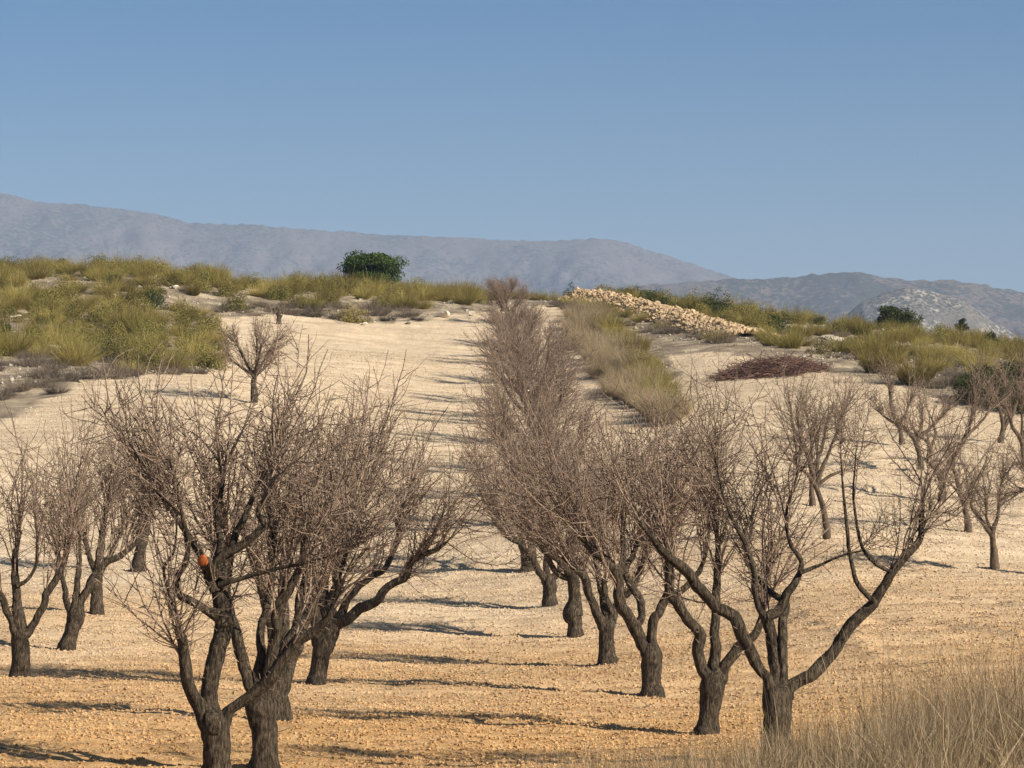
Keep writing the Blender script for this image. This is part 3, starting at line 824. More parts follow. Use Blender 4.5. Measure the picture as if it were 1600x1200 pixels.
almond(81, [(1601,735,10),(1599,710,9),(1596,688,8)], [
  (0, [(1596,690,7),(1583,668,6),(1576,640,4)]), (0.1, [(1597,690,6),(1606,660,5),(1610,630,4)]), (0.1, [(1596,690,5),(1597,650,4),(1594,625,3)])],
  'young almond tree cut by the right edge of the photo', 'young', 37, n1=40, L1=0.7, **Y)
almond(66, [(1292,838,11),(1288,805,9),(1282,780,9),(1274,758,9)], [
  (0.1, [(1276,764,8),(1266,725,7),(1252,685,6),(1246,650,4)]), (0.1, [(1276,762,8),(1290,720,6),(1306,680,4),(1318,640,3)]), (-0.2, [(1275,762,7),(1255,735,5),(1230,715,4)]),
  (0.2, [(1276,760,6),(1278,715,5),(1274,670,4)]), (0.1, [(1276,760,6),(1300,742,5),(1322,735,3)])],
  'young almond tree with a thin curved trunk seen through the nearest row tree', 'young', 38, n1=52, L1=0.8, **Y)
almond(72, [(1269,786,9),(1268,765,8),(1268,745,8)], [
  (0.1, [(1268,748,7),(1262,705,6),(1240,665,5),(1236,630,3)]), (0.1, [(1268,748,7),(1285,700,5),(1292,660,3)]), (0.2, [(1268,748,5),(1268,690,4),(1260,640,3)])],
  'young almond tree standing close behind the thin curved trunk', 'young', 39, n1=44, L1=0.75, **Y)
almond(61, [(1640,850,12),(1640,820,10),(1636,790,10)], [
  (0, [(1636,795,8),(1618,775,6),(1600,765,5),(1585,775,3)]), (0.1, [(1637,795,8),(1650,760,6),(1660,720,4)]), (0.1, [(1636,795,7),(1620,760,5),(1604,735,4)])],
  'young almond tree outside the right edge with drooping twigs in view', 'young', 40, n1=50, L1=0.8, bark='youngbark', n2=4, n3=2, out=1.3, up=0.15, spread=0.5)
# --- the tree beside the left field edge and the dead stump above it
almond(96, [(397,606,9),(396,596,8),(398,586,8)], [
  (0, [(397,590,6),(385,568,4),(374,546,3),(368,532,2)]), (0.3, [(399,590,6),(410,568,4.5),(422,546,3),(432,532,2)]), (0.1, [(398,590,5),(402,558,4),(400,526,2)]), (-0.4, [(397,590,5),(376,574,3.5),(360,560,2)]), (0.6, [(398,592,5),(412,575,4),(424,562,2)]), (-0.5, [(398,590,5),(404,565,4),(410,540,2)])],
  'small bushy almond tree alone by the scrub edge of the left hill', 'left', 41, n1=170, L1=0.75, n2=7, n3=2, out=1.2, up=0.7, spread=0.6, thin=1.0, tmin=0.2, along=0.2)

# --- the rest of the right row: four kinds of vase-shaped tree, copied up the slope
def row_proto(seed):
    rng = RS(seed)
    root = empty('almond_tree', (0, 0, 0))
    th = rng.uniform(0.62, 0.8)
    mb = MB(); limb_tube(mb, [(0, 0, -0.15, 0.165), (0.0, 0, 0.05, 0.15), (0.02, 0.02, th * 0.6, 0.13), (0.03, 0.0, th, 0.15), (0.03, 0, th + 0.1, 0.12)], rng, 14)
    tk = mb.obj('trunk', M['bark'], root)
    src = []
    k0 = rng.uniform(0, 6.28); nl = 5
    for k in range(nl):
        a = k0 + k * 2 * math.pi / nl + rng.uniform(-.25, .25)
        u = np.array([math.cos(a), math.sin(a)]); r = rng.uniform(0.55, 0.95); hh = rng.uniform(0.9, 1.25)
        rows = [(0.02, 0, th - 0.08, 0.075), (*(u * 0.22 * r), th + 0.2, 0.062), (*(u * 0.62 * r), th + 0.5 * hh, 0.05), (*(u * 0.95 * r), th + 0.9 * hh, 0.03), (*(u * 1.08 * r), th + 1.3 * hh, 0.014)]
        mb = MB(); c = limb_tube(mb, rows, rng, 8, step=0.05); mb.obj('limb', M['bark'], tk); src.append(c)
    crown_mesh(src, None, rng, 170, 1.0, 5, 2, thin=0.95, tmin=0.18, out=0.95, along=0.25, spread=0.5).obj('crown', M['twig'], root)
    return root
protos = [row_proto(70 + k) for k in range(4)]
def copy_tree(o, parent=None):
    c = o.copy(); COL.objects.link(c); c.parent = parent
    for ch in list(o.children): copy_tree(ch, c)
    return c
rng = RS(9)
ord_ = ['seventh', 'eighth', 'ninth', 'tenth', 'eleventh', 'twelfth', 'thirteenth', 'fourteenth', 'fifteenth', 'sixteenth', 'seventeenth', 'eighteenth', 'nineteenth', 'twentieth', 'twenty-first', 'twenty-second']
rowx = lambda d_: np.interp(d_, [60, 66, 80, 100, 115, 131, 157], [0.73, 0.48, 0.54, 0.60, 0.34, -0.05, -0.78])
for i in range(16):
    d_ = 66 + 6 * i
    src_o = protos[i % 4]
    o = src_o if i < 4 else copy_tree(src_o)
    x_ = float(rowx(d_)) + rng.uniform(-.12, .12)
    o.location = (x_, d_, float(H0(x_, d_)))
    s_ = float(np.interp(d_, [66, 90, 120, 156], [1.05, 1.02, 0.78, 0.42])) * rng.uniform(0.94, 1.05)
    wd_ = s_ * float(np.interp(d_, [66, 100, 156], [1.2, 1.22, 1.32]))
    o.scale = (wd_, wd_, s_)
    o.rotation_euler = (0, 0, rng.uniform(0, 6.28))
    tag(o, 'bare almond tree %s from the front in the right row%s' % (ord_[i], ', last one at the crest' if i == 15 else ', climbing the pale slope'), 'tree', GROUPS['row'])

# a bare grey stump above the left field
p = at(437, 507)
root = empty('tree_stump', p); tag(root, 'short dark tree stump at the top of the left bare field', 'stump')
mb = MB(); limb_tube(mb, [(0, 0, -0.1, 0.15), (0, 0, 0.05, 0.12), (-0.03, 0, 0.3, 0.10), (-0.07, 0, 0.56, 0.105)], RS(3), 12, 0.14); tk = mb.obj('trunk', M['bark'], root)
mb = MB(); limb_tube(mb, [(-0.02, 0, 0.25, 0.05), (0.08, -0.05, 0.36, 0.04), (0.14, -0.06, 0.40, 0.03)], RS(5), 8); mb.obj('limb', M['bark'], tk)

# ------------------------------------------------------------------ shrubs
def blade_mesh(name, n, h, r0, lean, wd, rng, K=4, curl=0.25):
    """a dome of fine blades or rushes springing from one small base"""
    mb = MB()
    a = rng.uniform(0, 6.28, n); rr = r0 * np.sqrt(rng.uniform(0, 1, n))
    P = np.stack([np.cos(a) * rr, np.sin(a) * rr, np.full(n, -0.04)], -1)
    ln = lean * rng.uniform(0, 1, n) ** 0.7
    a2 = a + rng.normal(0, 0.7, n)
    D = norm(np.stack([np.cos(a2) * ln, np.sin(a2) * ln, np.ones(n)], -1))
    lob = 1 + 0.22 * np.sin(a2 * 3 + rng.uniform(0, 6)) + 0.12 * np.sin(a2 * 5 + rng.uniform(0, 6))
    L = h * lob * np.clip(rng.normal(0.92, 0.13, n), 0.4, 1.2)
    short = rng.uniform(0, 1, n) < 0.3; L[short] *= rng.uniform(0.35, 0.8, short.sum())
    C = run(P, D, L, K, rng, -curl * 0.2, 0.14)
    Wd = wd * rng.uniform(0.6, 1.3, n)[:, None] * np.linspace(1, 0.25, K)[None]
    mb.ribbons(C, Wd, perp(norm(D), rng))
    return mesh_np(name, np.concatenate(mb.V), np.concatenate(mb.Q), None)

def leaf_mesh(name, n, rx, rz, leaf, rng, lumps=7, stems=10, up=0.5):
    """leafy crown of separate small faces gathered in clumps round twigs"""
    mb = MB()
    lc = norm(rng.normal(0, 1, (lumps, 3))) * rng.uniform(0.35, 0.85, (lumps, 1)); lc[:, 2] = np.abs(lc[:, 2])
    lr = rng.uniform(0.28, 0.5, lumps)
    k = rng.randint(0, lumps, n)
    P = lc[k] + norm(rng.normal(0, 1, (n, 3))) * (lr[k] * rng.uniform(0.35, 1.0, n) ** 0.5)[:, None]
    P[:, 2] = np.abs(P[:, 2])
    P = P * np.array([rx, rx, rz])
    nrm = norm(rng.normal(0, 1, (n, 3)) + norm(P) * 0.8 + np.array([0, 0, up]))
    u = perp(nrm, rng); v = np.cross(nrm, u)
    s = leaf * rng.uniform(0.6, 1.35, n)[:, None]
    V = np.stack([P - u * s, P + v * s * 0.45, P + u * s, P - v * s * 0.45], 1)
    mb.add(V.reshape(-1, 3), np.arange(n * 4).reshape(n, 4))
    st = run(np.zeros((stems, 3)), norm(np.stack([rng.normal(0, .6, stems), rng.normal(0, .6, stems), np.ones(stems)], -1)), np.full(stems, rz * 0.8), 4, rng, 0, 0.12)
    mb.tubes(st, np.full((stems, 4), 0.02) * np.linspace(1, .3, 4), 4)
    return mesh_np(name, np.concatenate(mb.V), np.concatenate(mb.Q), None)

def protos_of(fn, mat, k):
    out = []
    for i in range(k):
        me = fn(i); me.materials.append(mat); out.append(me)
    return out
PR = {
 'esparto': protos_of(lambda i: blade_mesh('esparto_tussock', 1100, 0.80, 0.22, 1.5, 0.010, RS(100 + i), 4, 0.4), M['esparto'], 5),
 'bush': protos_of(lambda i: leaf_mesh('green_bush', 2300, 0.74, 0.80, 0.030, RS(120 + i), 10), M['bush'], 5),
 'broom': protos_of(lambda i: blade_mesh('broom_bush', 900, 0.82, 0.25, 1.3, 0.014, RS(140 + i), 4, -0.15), M['broom'], 4),
 'dark': protos_of(lambda i: leaf_mesh('evergreen_bush', 1900, 0.66, 0.75, 0.030, RS(160 + i), 8), M['dark'], 3),
 'scrub': protos_of(lambda i: blade_mesh('dry_scrub', 520, 0.40, 0.26, 1.9, 0.010, RS(180 + i), 4, 0.1), M['scrub'], 4),
 'straw': protos_of(lambda i: blade_mesh('straw_tussock', 900, 0.80, 0.24, 0.85, 0.008, RS(200 + i), 5, 0.5), M['straw'], 4),
}
KIND = {'esparto': ('esparto_tussock', 'tussock'), 'bush': ('green_bush', 'bush'), 'broom': ('broom_bush', 'bush'), 'dark': ('evergreen_bush', 'bush'), 'scrub': ('dry_scrub', 'scrub'), 'straw': ('straw_tussock', 'tussock')}
srng = RS(55)
placed = []
def shrub(kind, x, y, s, label, group, sz=1.0, me=None):
    me = me or PR[kind][srng.randint(len(PR[kind]))]
    o = bpy.data.objects.new(KIND[kind][0], me); COL.objects.link(o)
    o.location = (float(x), float(y), float(H0(x, y)) - 0.03)
    o.rotation_euler = (srng.normal(0, .06), srng.normal(0, .06), srng.uniform(0, 6.28))
    o.scale = (s, s, s * sz)
    placed.append((x, y))
    tag(o, label, KIND[kind][1], group)
    return o

LOOK = {'esparto': 'yellow-green esparto tussock', 'bush': 'olive green leafy bush', 'broom': 'rush-like broom bush', 'dark': 'dark evergreen bush', 'scrub': 'dry grey-brown scrub', 'straw': 'pale straw grass tussock'}
def where(px, py):
    if px < 470:
        v = 'on the crest' if py < 432 else 'high up' if py < 465 else 'midway up' if py < 510 else 'low down' if py < 560 else 'at the field edge'
        h = 'far left' if px < 90 else 'left' if px < 200 else 'centre' if px < 330 else 'lane side'
        return '%s, %s of the left hill' % (v, h)
    if px < 870:
        h = 'left of the pine' if px < 530 else 'below the pine' if px < 640 else 'right of the pine' if px < 730 else 'behind the top of the tree row'
        return '%s, %s' % ('on the ridge' if py < 470 else 'under the ridge', h)
    if px < 1190:
        return 'behind the stone bank' if py < 480 else 'in front of the stone bank' if py < 520 else 'near the brush pile'
    v = 'on the skyline' if py < 510 else 'high up' if py < 540 else 'midway up' if py < 575 else 'at the field edge'
    h = 'above the brush pile' if px < 1300 else 'left of the round tree' if px < 1370 else 'below the round tree' if px < 1460 else 'near the right edge'
    return '%s on right hill, %s' % (v, h)
def size_word(s): return 'small' if s < 0.75 else 'tall' if s > 1.15 else 'middling'

def scatter(n, poly, kinds, smin, smax, seed, gap=0.55, world=False):
    """shrubs inside an outline on the ground, spread evenly over the ground itself"""
    r = RS(seed)
    W = np.array(poly, float) if world else poly_world(poly); lo = W.min(0); hi = W.max(0)
    out = 0; tries = 0
    names = list(kinds); pw = np.array([kinds[k] for k in names]); pw = pw / pw.sum()
    mine = []
    while out < n and tries < n * 40:
        tries += 1
        x, y = r.uniform(lo[0], hi[0]), r.uniform(lo[1], hi[1])
        if not inpoly(np.array([x]), np.array([y]), W)[0]: continue
        if field_mask(np.array([x]), np.array([y]))[0]: continue
        k = names[r.choice(len(names), p=pw)]
        s = r.uniform(smin, smax) * (0.9 if k == 'scrub' else 1)
        if any((x - a) ** 2 + (y - b) ** 2 < (gap * max(s, 0.6)) ** 2 for a, b in mine): continue
        mine.append((x, y))
        z = float(H0(x, y)); px = 800 + x / y * F; py = HZ - (z - CZ) / y * F
        wh = where(px, py)
        shrub(k, x, y, s, '%s %s %s' % (size_word(s), LOOK[k], wh), '%ss %s' % (LOOK[k].replace('bush', 'bushe').replace('scrub', 'scrub clump'), 'on the left hill' if px < 870 else 'on the right hill'), r.uniform(0.8, 1.2))
        out += 1

MIXL = {'esparto': 2.6, 'broom': 1.2, 'bush': 4.6, 'scrub': 0.9, 'dark': 0.55}
scatter(150, [(-60, 565), (140, 558), (200, 585), (330, 580), (350, 540), (345, 480), (200, 470), (-60, 470)], MIXL, 0.6, 1.25, 1, 0.72)
scatter(120, [(-60, 475), (330, 478), (360, 440), (-60, 425)], MIXL, 0.6, 1.2, 2, 0.72)
scatter(85, [(-27, 138), (-10.5, 141), (-10, 150), (-27, 150)], {'esparto': 4, 'bush': 3, 'broom': 2, 'scrub': 1, 'dark': .3}, 0.7, 1.15, 3, 0.62, world=True)
scatter(60, [(-11, 146), (-1.5, 152), (-1.5, 160), (-11, 157)], {'esparto': 4, 'bush': 3, 'broom': 2, 'scrub': 1, 'dark': .3}, 0.7, 1.15, 33, 0.62, world=True)
scatter(60, [(430, 485), (740, 486), (750, 462), (430, 455)], {'esparto': 5, 'bush': 2, 'broom': 2, 'scrub': .4}, 0.7, 1.2, 4, 0.62)
scatter(50, [(330, 497), (560, 510), (660, 500), (640, 478), (430, 470), (350, 470)], {'scrub': 1, 'bush': .06}, 0.8, 1.4, 5, 0.4)
scatter(90, [(-60, 660), (180, 596), (340, 590), (340, 560), (0, 545), (-60, 560)], {'scrub': 8, 'esparto': 0.6}, 0.8, 1.5, 6, 0.4)
scatter(26, [(760, 470), (880, 468), (880, 458), (760, 458)], {'esparto': 3, 'broom': 1, 'scrub': 1}, 0.6, 1.0, 7)
# right hill
scatter(34, [(900, 463), (1180, 508), (1180, 496), (900, 456)], {'dark': 2.4, 'bush': 2, 'broom': 1}, 0.8, 1.3, 8)
scatter(95, [(9.5, 132), (25, 126), (25, 146), (10.5, 150)], {'esparto': 2, 'bush': 4, 'broom': 2.4, 'scrub': 1.8, 'dark': 1.0}, 0.5, 0.95, 9, 0.7, world=True)
scatter(85, [(1180, 545), (1420, 570), (1620, 575), (1620, 550), (1180, 520)], {'esparto': 2, 'bush': 1.6, 'broom': 1.6, 'scrub': 3}, 0.6, 1.05, 10, 0.6)
scatter(62, [(1230, 560), (1330, 584), (1500, 622), (1620, 645), (1620, 575), (1400, 562)], {'scrub': 8, 'esparto': .7, 'broom': 0.6}, 0.75, 1.4, 11, 0.42)
for i in range(50):
    t = srng.uniform(0.05, 1.0); off = srng.uniform(1.2, 4.2)
    lx = np.interp(t, np.linspace(0, 1, 7), [2.69, 3.30, 4.61, 5.96, 7.45, 8.73, 9.77]); ly = np.interp(t, np.linspace(0, 1, 7), [153, 151, 147.5, 143, 137.5, 131, 126])
    kd = 'scrub' if srng.uniform() < .8 else 'esparto'
    s_ = srng.uniform(0.7, 1.3)
    shrub(kd, lx - off * 0.35, ly - off, s_ * (1 if kd == 'scrub' else 0.7), '%s at the foot of the stone bank, %s' % (LOOK[kd], 'upper left part' if t < .4 else 'middle part' if t < .7 else 'low right end'), LOOK[kd] + 's under the stone bank')

for i in range(46):                                      # the leafy hedge behind the stone bank
    t = srng.uniform(0.1, 1.0); off = srng.uniform(1.4, 5.0)
    lx = np.interp(t, np.linspace(0, 1, 7), [2.69, 3.30, 4.61, 5.96, 7.45, 8.73, 9.77]); ly = np.interp(t, np.linspace(0, 1, 7), [153, 151, 147.5, 143, 137.5, 131, 126])
    kd = ['dark', 'bush', 'broom'][srng.choice(3, p=[.45, .35, .2])]; s_ = srng.uniform(0.8, 1.25)
    shrub(kd, lx + off * 0.35, ly + off, s_, '%s %s behind the stone bank, %s' % (size_word(s_), LOOK[kd], 'upper left part' if t < .4 else 'middle part' if t < .7 else 'low right end'), LOOK[kd] + 'es behind the stone bank')

# the grassy bank that divides the lane from the right field
r = RS(77)
bank_l = np.array([at(x, y)[:2] for x, y in ((886, 492), (905, 560), (950, 615), (1034, 672))])
bank_r = np.array([at(x, y)[:2] for x, y in ((955, 492), (1000, 545), (1040, 600), (1056, 665))])
for i in range(150):
    t = r.uniform(0, 1) * 2.999; k = int(t); f = t - k
    u = r.uniform(0, 0.86)
    a = bank_l[k] * (1 - f) + bank_l[k + 1] * f; b_ = bank_r[k] * (1 - f) + bank_r[k + 1] * f
    x, y = a * (1 - u) + b_ * u
    kind = 'straw' if u < 0.70 else ('esparto' if r.uniform() < 0.4 else 'broom' if r.uniform() < .7 else 'bush')
    s = r.uniform(0.75, 1.15)
    part_ = 'upper' if y > 128 else 'middle' if y > 108 else 'lower'
    side_ = 'beside the lane' if u < 0.3 else 'on top' if u < 0.6 else 'beside the right field'
    shrub(kind, x, y, s, '%s %s, %s grassy bank, %s' % (size_word(s), LOOK[kind], part_, side_), LOOK[kind] + 's along the grassy bank')
# the dark hedge by the right edge
for i, (px, py, s) in enumerate([(1512, 622, 1.25), (1535, 628, 1.5), (1562, 634, 1.6), (1590, 640, 1.6), (1548, 612, 1.4), (1578, 618, 1.5), (1604, 622, 1.6), (1525, 606, 1.1), (1620, 645, 1.5)]):
    p = at(px, py); shrub('dark', p[0], p[1], s, ['small left end', 'low front part', 'tall front middle', 'front part at the photo edge', 'upper left shoulder', 'upper middle hump', 'upper part at the photo edge', 'topmost left bush', 'outermost part'][i] + ' of the dark evergreen hedge behind the young almond tree', 'dark evergreen bushes by the right edge')
# named bushes on the skyline
def bush_at(px, d, width_px, height_px, kind, label, seed, top_py):
    x = (px - 800) / F * d
    r_ = RS(seed); wd = width_px * d / F; z0 = float(H0(x, d)); top = CZ + (HZ - top_py) / F * d
    ht = max(top - z0, 0.6)
    me = leaf_mesh(KIND[kind][0], 2600, wd / 2 * 0.88, ht * 0.82, 0.05, r_, 14); me.materials.append(M[kind])
    o = bpy.data.objects.new(KIND[kind][0], me); COL.objects.link(o); o.location = (x, d, z0); tag(o, label, KIND[kind][1])
bush_at(1112, 143, 96, 40, 'dark', 'dense dark green bush just behind the stone bank, highest there', 301, 450)
bush_at(1020, 152, 60, 30, 'dark', 'broad dark bush behind the middle of the stone bank', 303, 450)
bush_at(890, 160, 40, 20, 'dark', 'dark bush on the skyline left of the stone bank top', 304, 434)
bush_at(1548, 138, 42, 30, 'dark', 'compact dark green bush on the right skyline beside the tiny tree', 305, 513)
bush_at(225, 147, 46, 26, 'bush', 'dark spiky bush on the crest of the left hill', 306, 396)
bush_at(95, 147, 46, 26, 'bush', 'dark rounded bush on the left crest', 307, 398)

def small_tree(name, px, d, width_px, top_py, base_frac, mat, label, seed, leaves=5200, leaf=0.06, lumps=16):
    x = (px - 800) / F * d; z0 = float(H0(x, d)); rng = RS(seed)
    top = CZ + (HZ - top_py) / F * d; ht = top - z0; wd = width_px * d / F
    root = empty(name, (x, d, z0)); tag(root, label, 'tree')
    mb = MB(); limb_tube(mb, [(0, 0, -0.15, 0.14), (0.02, 0, 0.2, 0.11), (0.05, 0, ht * 0.45, 0.08), (0.02, 0.03, ht * 0.75, 0.04)], rng, 10)
    for k in range(6):
        a = k * 1.05 + rng.uniform(0, .5); u = np.array([math.cos(a), math.sin(a)]) * wd * 0.36
        limb_tube(mb, [(0.03, 0, ht * 0.25, 0.05), (u[0] * .5, u[1] * .5, ht * 0.45, 0.04), (u[0], u[1], ht * rng.uniform(.6, .75), 0.02)], rng, 6, step=0.08)
    mb.obj('trunk', M['bark'], root)
    mb = MB(); n = leaves
    lc = rng.uniform(-1, 1, (lumps * 6, 3)); lc[:, 2] = lc[:, 2] * 0.95 - 0.05; lc = lc[(lc ** 2).sum(1) < 1][:lumps]
    lc = lc * np.array([0.74, 0.74, 0.70]); lr = rng.uniform(0.22, 0.36, len(lc))
    k = rng.randint(0, len(lc), n)
    P = lc[k] + norm(rng.normal(0, 1, (n, 3))) * (lr[k] * rng.uniform(0.2, 1, n) ** 0.45)[:, None]
    hh = ht * (1 - base_frac) / 2
    P = P * np.array([wd / 2, wd / 2, hh]) + np.array([0, 0, ht - hh])
    nr = norm(rng.normal(0, 1, (n, 3)) + norm(P - np.array([0, 0, ht - hh])) * 0.7 + np.array([0, 0, .3]))
    u = perp(nr, rng); v = np.cross(nr, u); s = leaf * rng.uniform(.6, 1.4, n)[:, None]
    mb.add(np.stack([P - u * s, P + v * s * .4, P + u * s, P - v * s * .4], 1).reshape(-1, 3), np.arange(n * 4).reshape(n, 4))
    mb.obj('crown', mat, root)
small_tree('pine_tree', 581, 154, 128, 385, 0.0, M['pine'], 'broad bright green pine on the skyline left of the lane', 401, 15000, 0.07, 44)
small_tree('holm_oak', 1404, 146, 86, 472, 0.0, M['dark'], 'round dull green tree on the right skyline in front of the pale rocky hill', 402, 7000, 0.06, 30)
small_tree('holm_oak', 1502, 144, 32, 493, 0.15, M['dark'], 'tiny lone tree on the right skyline between round tree and photo edge', 403, 800, 0.05, 8)

# ------------------------------------------------------------------ rocks, rubble bank, brush pile
def rock_mesh(name, seed, sub=2, sq=(1, 1, .7)):
    import bmesh
    r_ = RS(seed); bm = bmesh.new(); bmesh.ops.create_icosphere(bm, subdivisions=sub, radius=1)
    pl = norm(r_.normal(0, 1, (11, 3))); dl = r_.uniform(0.55, 0.95, 11)
    for v in bm.verts:
        c = np.array(v.co)
        for n_, d_ in zip(pl, dl):
            t = c @ n_
            if t > d_: c = c - n_ * (t - d_)
        c = c * (1 + r_.normal(0, .03)) * np.array(sq)
        v.co = c
    me = bpy.data.meshes.new(name); bm.to_mesh(me); bm.free()
    return me
RK = [rock_mesh('limestone_rock', 500 + i, 3) for i in range(6)]
for m_ in RK: m_.materials.append(M['lime'])
RB = [rock_mesh('rubble_stone', 520 + i, 2) for i in range(10)]
for m_ in RB: m_.materials.append(M['rubble'])
r = RS(88)
ROCKS = [(88, 552, 34, 'large rough pale boulder below the bushes of the left hill'), (22, 498, 22, 'flat pale rock at the far left, midway up the slope'), (25, 443, 13, 'small white rock near the left crest'),
 (24, 457, 12, 'low pale rock under the small white one near the left crest'), (274, 452, 13, 'white rock right of the middle of the left hill'), (322, 450, 8, 'small white stone toward the right end of the left hill'), (108, 464, 9, 'small pale stone in the middle of the left hill'),
 (218, 450, 7, 'tiny white stone high on the left hill'), (205, 570, 40, 'wide pale earth-covered slab under the left bushes'), (392, 448, 9, 'small pale rock on the ridge left of the pine'), (420, 455, 7, 'tiny stone on the ridge left of the pine'),
 (570, 508, 9, 'upright white stone at the top edge of the left field'), (512, 496, 11, 'pale rock at the scrub edge above the left field'), (693, 494, 22, 'pale rock heaped at the head of the lane'), (738, 493, 16, 'rounded pale rock beside the top of the tree row'), (640, 505, 10, 'low white stone along the top of the field'),
 (1300, 532, 38, 'broad pale rock slab on the right hill above the brush pile'), (1352, 553, 16, 'pale rock above a second one on the right hill'), (1338, 549, 10, 'small pale rock left of the twin rocks on the right hill'), (1358, 565, 12, 'lower pale rock of the twin on the right hill'), (1378, 568, 14, 'flat pale rock right of the twin rocks'),
 (1423, 588, 8, 'bright white stone at the dark field edge'), (1541, 569, 12, 'round white rock above the dark hedge'), (1518, 565, 8, 'small white rock left of the round one above the hedge'), (1412, 542, 24, 'flat pale outcrop on the right hill below the round tree'), (1268, 556, 6, 'tiny white stone right above the brush pile'),
 (1476, 620, 7, 'white stone on the bare soil in front of the hedge'), (1502, 625, 6, 'smaller white stone on the soil near the hedge'), (1325, 512, 12, 'pale rock high on the right hill')]
for px, py, wd, lab in ROCKS:
    p = at(px, py); o = bpy.data.objects.new('limestone_rock', RK[r.randint(6)]); COL.objects.link(o)
    s = wd * p[1] / F / 2
    fl = 0.45 if ('slab' in lab or 'flat' in lab) else 1.0
    o.location = (p[0], p[1], p[2] + s * 0.28 * fl); o.scale = (s * 1.1, s * r.uniform(.8, 1.2), s * r.uniform(.75, 1.0) * fl); o.rotation_euler = (r.normal(0, .2), r.normal(0, .2), r.uniform(0, 6.28))
    tag(o, lab, 'rock', 'pale limestone rocks on the hills')

n = 40000
dd = r.uniform(88, 168, n); xx = r.uniform(-1, 1, n) * (0.18 * dd + 2)
keep = ~field_mask(xx, dd) & (r.uniform(0, 1, n) < np.clip(0.5 + 1.8 * fbm(xx * 0.45, dd * 0.45, 3, 91), 0, 1))
xx, dd = xx[keep], dd[keep]; rad = np.clip(np.exp(r.normal(math.log(0.035), 0.5, len(xx))), 0.015, 0.12)
mb = MB(); blobs(mb, np.stack([xx, dd, H(xx, dd) + rad * 0.2], -1), rad, r)
tag(mb.obj('hill_gravel', M['lime'], smooth=False), kind='stuff')

# long heap of cleared field stones
CL = np.array([(3.0, 153.0), (4.2, 150.0), (5.4, 146.0), (6.6, 141.5), (7.6, 137.0), (8.6, 131.5), (9.6, 126.5)])
CL = []
for px, d_ in ((884, 153), (905, 151), (950, 147.5), (1000, 143), (1060, 137.5), (1120, 131), (1172, 126)):
    CL.append(((px - 800) / F * d_, d_))
CL = np.array(CL); seg = np.r_[0, np.cumsum(np.linalg.norm(np.diff(CL, axis=0), axis=1))]
def cl(t):
    u = t * seg[-1]; return np.stack([np.interp(u, seg, CL[:, 0]), np.interp(u, seg, CL[:, 1])], -1)
def heap_h(t, v):
    """height of the heap across its width v in -1..1"""
    hh = np.interp(t, [0, 0.06, 0.2, 0.5, 0.8, 1.0], [0.25, 0.95, 1.05, 0.85, 0.75, 0.35])
    return hh * np.clip(1 - np.abs(v) ** 1.6, 0, 1)
tt, vv = np.meshgrid(np.linspace(0, 1, 90), np.linspace(-1, 1, 15))
c_ = cl(tt.ravel()).reshape(*tt.shape, 2)
dirn = norm(np.gradient(cl(np.linspace(0, 1, 90)), axis=0)); nrm2 = np.stack([-dirn[:, 1], dirn[:, 0]], -1)
hw = 1.25
PX = c_[..., 0] + nrm2[None, :, 0] * vv * hw; PY = c_[..., 1] + nrm2[None, :, 1] * vv * hw
PZ = H0(PX, PY) + heap_h(tt, vv) * 0.6 - 0.06 + vnoise(PX * 3, PY * 3, 2) * 0.12
n1_, n2_ = PX.shape; ii = np.arange(n1_ * n2_).reshape(n1_, n2_)
mb = MB(); mb.add(np.stack([PX, PY, PZ], -1).reshape(-1, 3), np.stack([ii[:-1, :-1], ii[1:, :-1], ii[1:, 1:], ii[:-1, 1:]], -1).reshape(-1, 4))
n = 6500
t_ = r.uniform(0, 1, n); v_ = r.uniform(-1, 1, n)
c2 = cl(t_); ni = np.stack([np.interp(t_, np.linspace(0, 1, 90), nrm2[:, 0]), np.interp(t_, np.linspace(0, 1, 90), nrm2[:, 1])], -1)
q2 = c2 + ni * v_[:, None] * hw
rad = np.exp(r.normal(math.log(0.062), .38, n))
blobs(mb, np.c_[q2, H0(q2[:, 0], q2[:, 1]) + heap_h(t_, v_) * 0.6 + rad * 0.2], rad, r, 0.85)
tag(mb.obj('stone_rubble', M['rubble'], smooth=False), kind='stuff')
n = 300
t_ = r.uniform(0, 1, n); v_ = r.uniform(-1, 1, n)
c2 = cl(t_); ni = np.stack([np.interp(t_, np.linspace(0, 1, 90), nrm2[:, 0]), np.interp(t_, np.linspace(0, 1, 90), nrm2[:, 1])], -1)
q2 = c2 + ni * v_[:, None] * hw
zz_ = H0(q2[:, 0], q2[:, 1]) + heap_h(t_, v_) * 0.6
for i in range(n):
    o = bpy.data.objects.new('rubble_stone', RB[r.randint(10)]); COL.objects.link(o)
    s = float(np.clip(np.exp(r.normal(math.log(0.10), .34)), 0.07, 0.24))
    o.location = (q2[i, 0], q2[i, 1], zz_[i] + s * 0.25); o.scale = (s * r.uniform(.8, 1.3), s * r.uniform(.8, 1.3), s)
    o.rotation_euler = tuple(r.uniform(0, 6.28, 3))
    part_ = 'at the left top end' if t_[i] < 0.2 else 'left of the middle' if t_[i] < 0.45 else 'right of the middle' if t_[i] < 0.75 else 'at the low right end'
    tag(o, '%s golden stone of the rubble bank, %s' % ('big' if s > 0.125 else 'small', part_), 'stone', 'field stones heaped in the rubble bank')

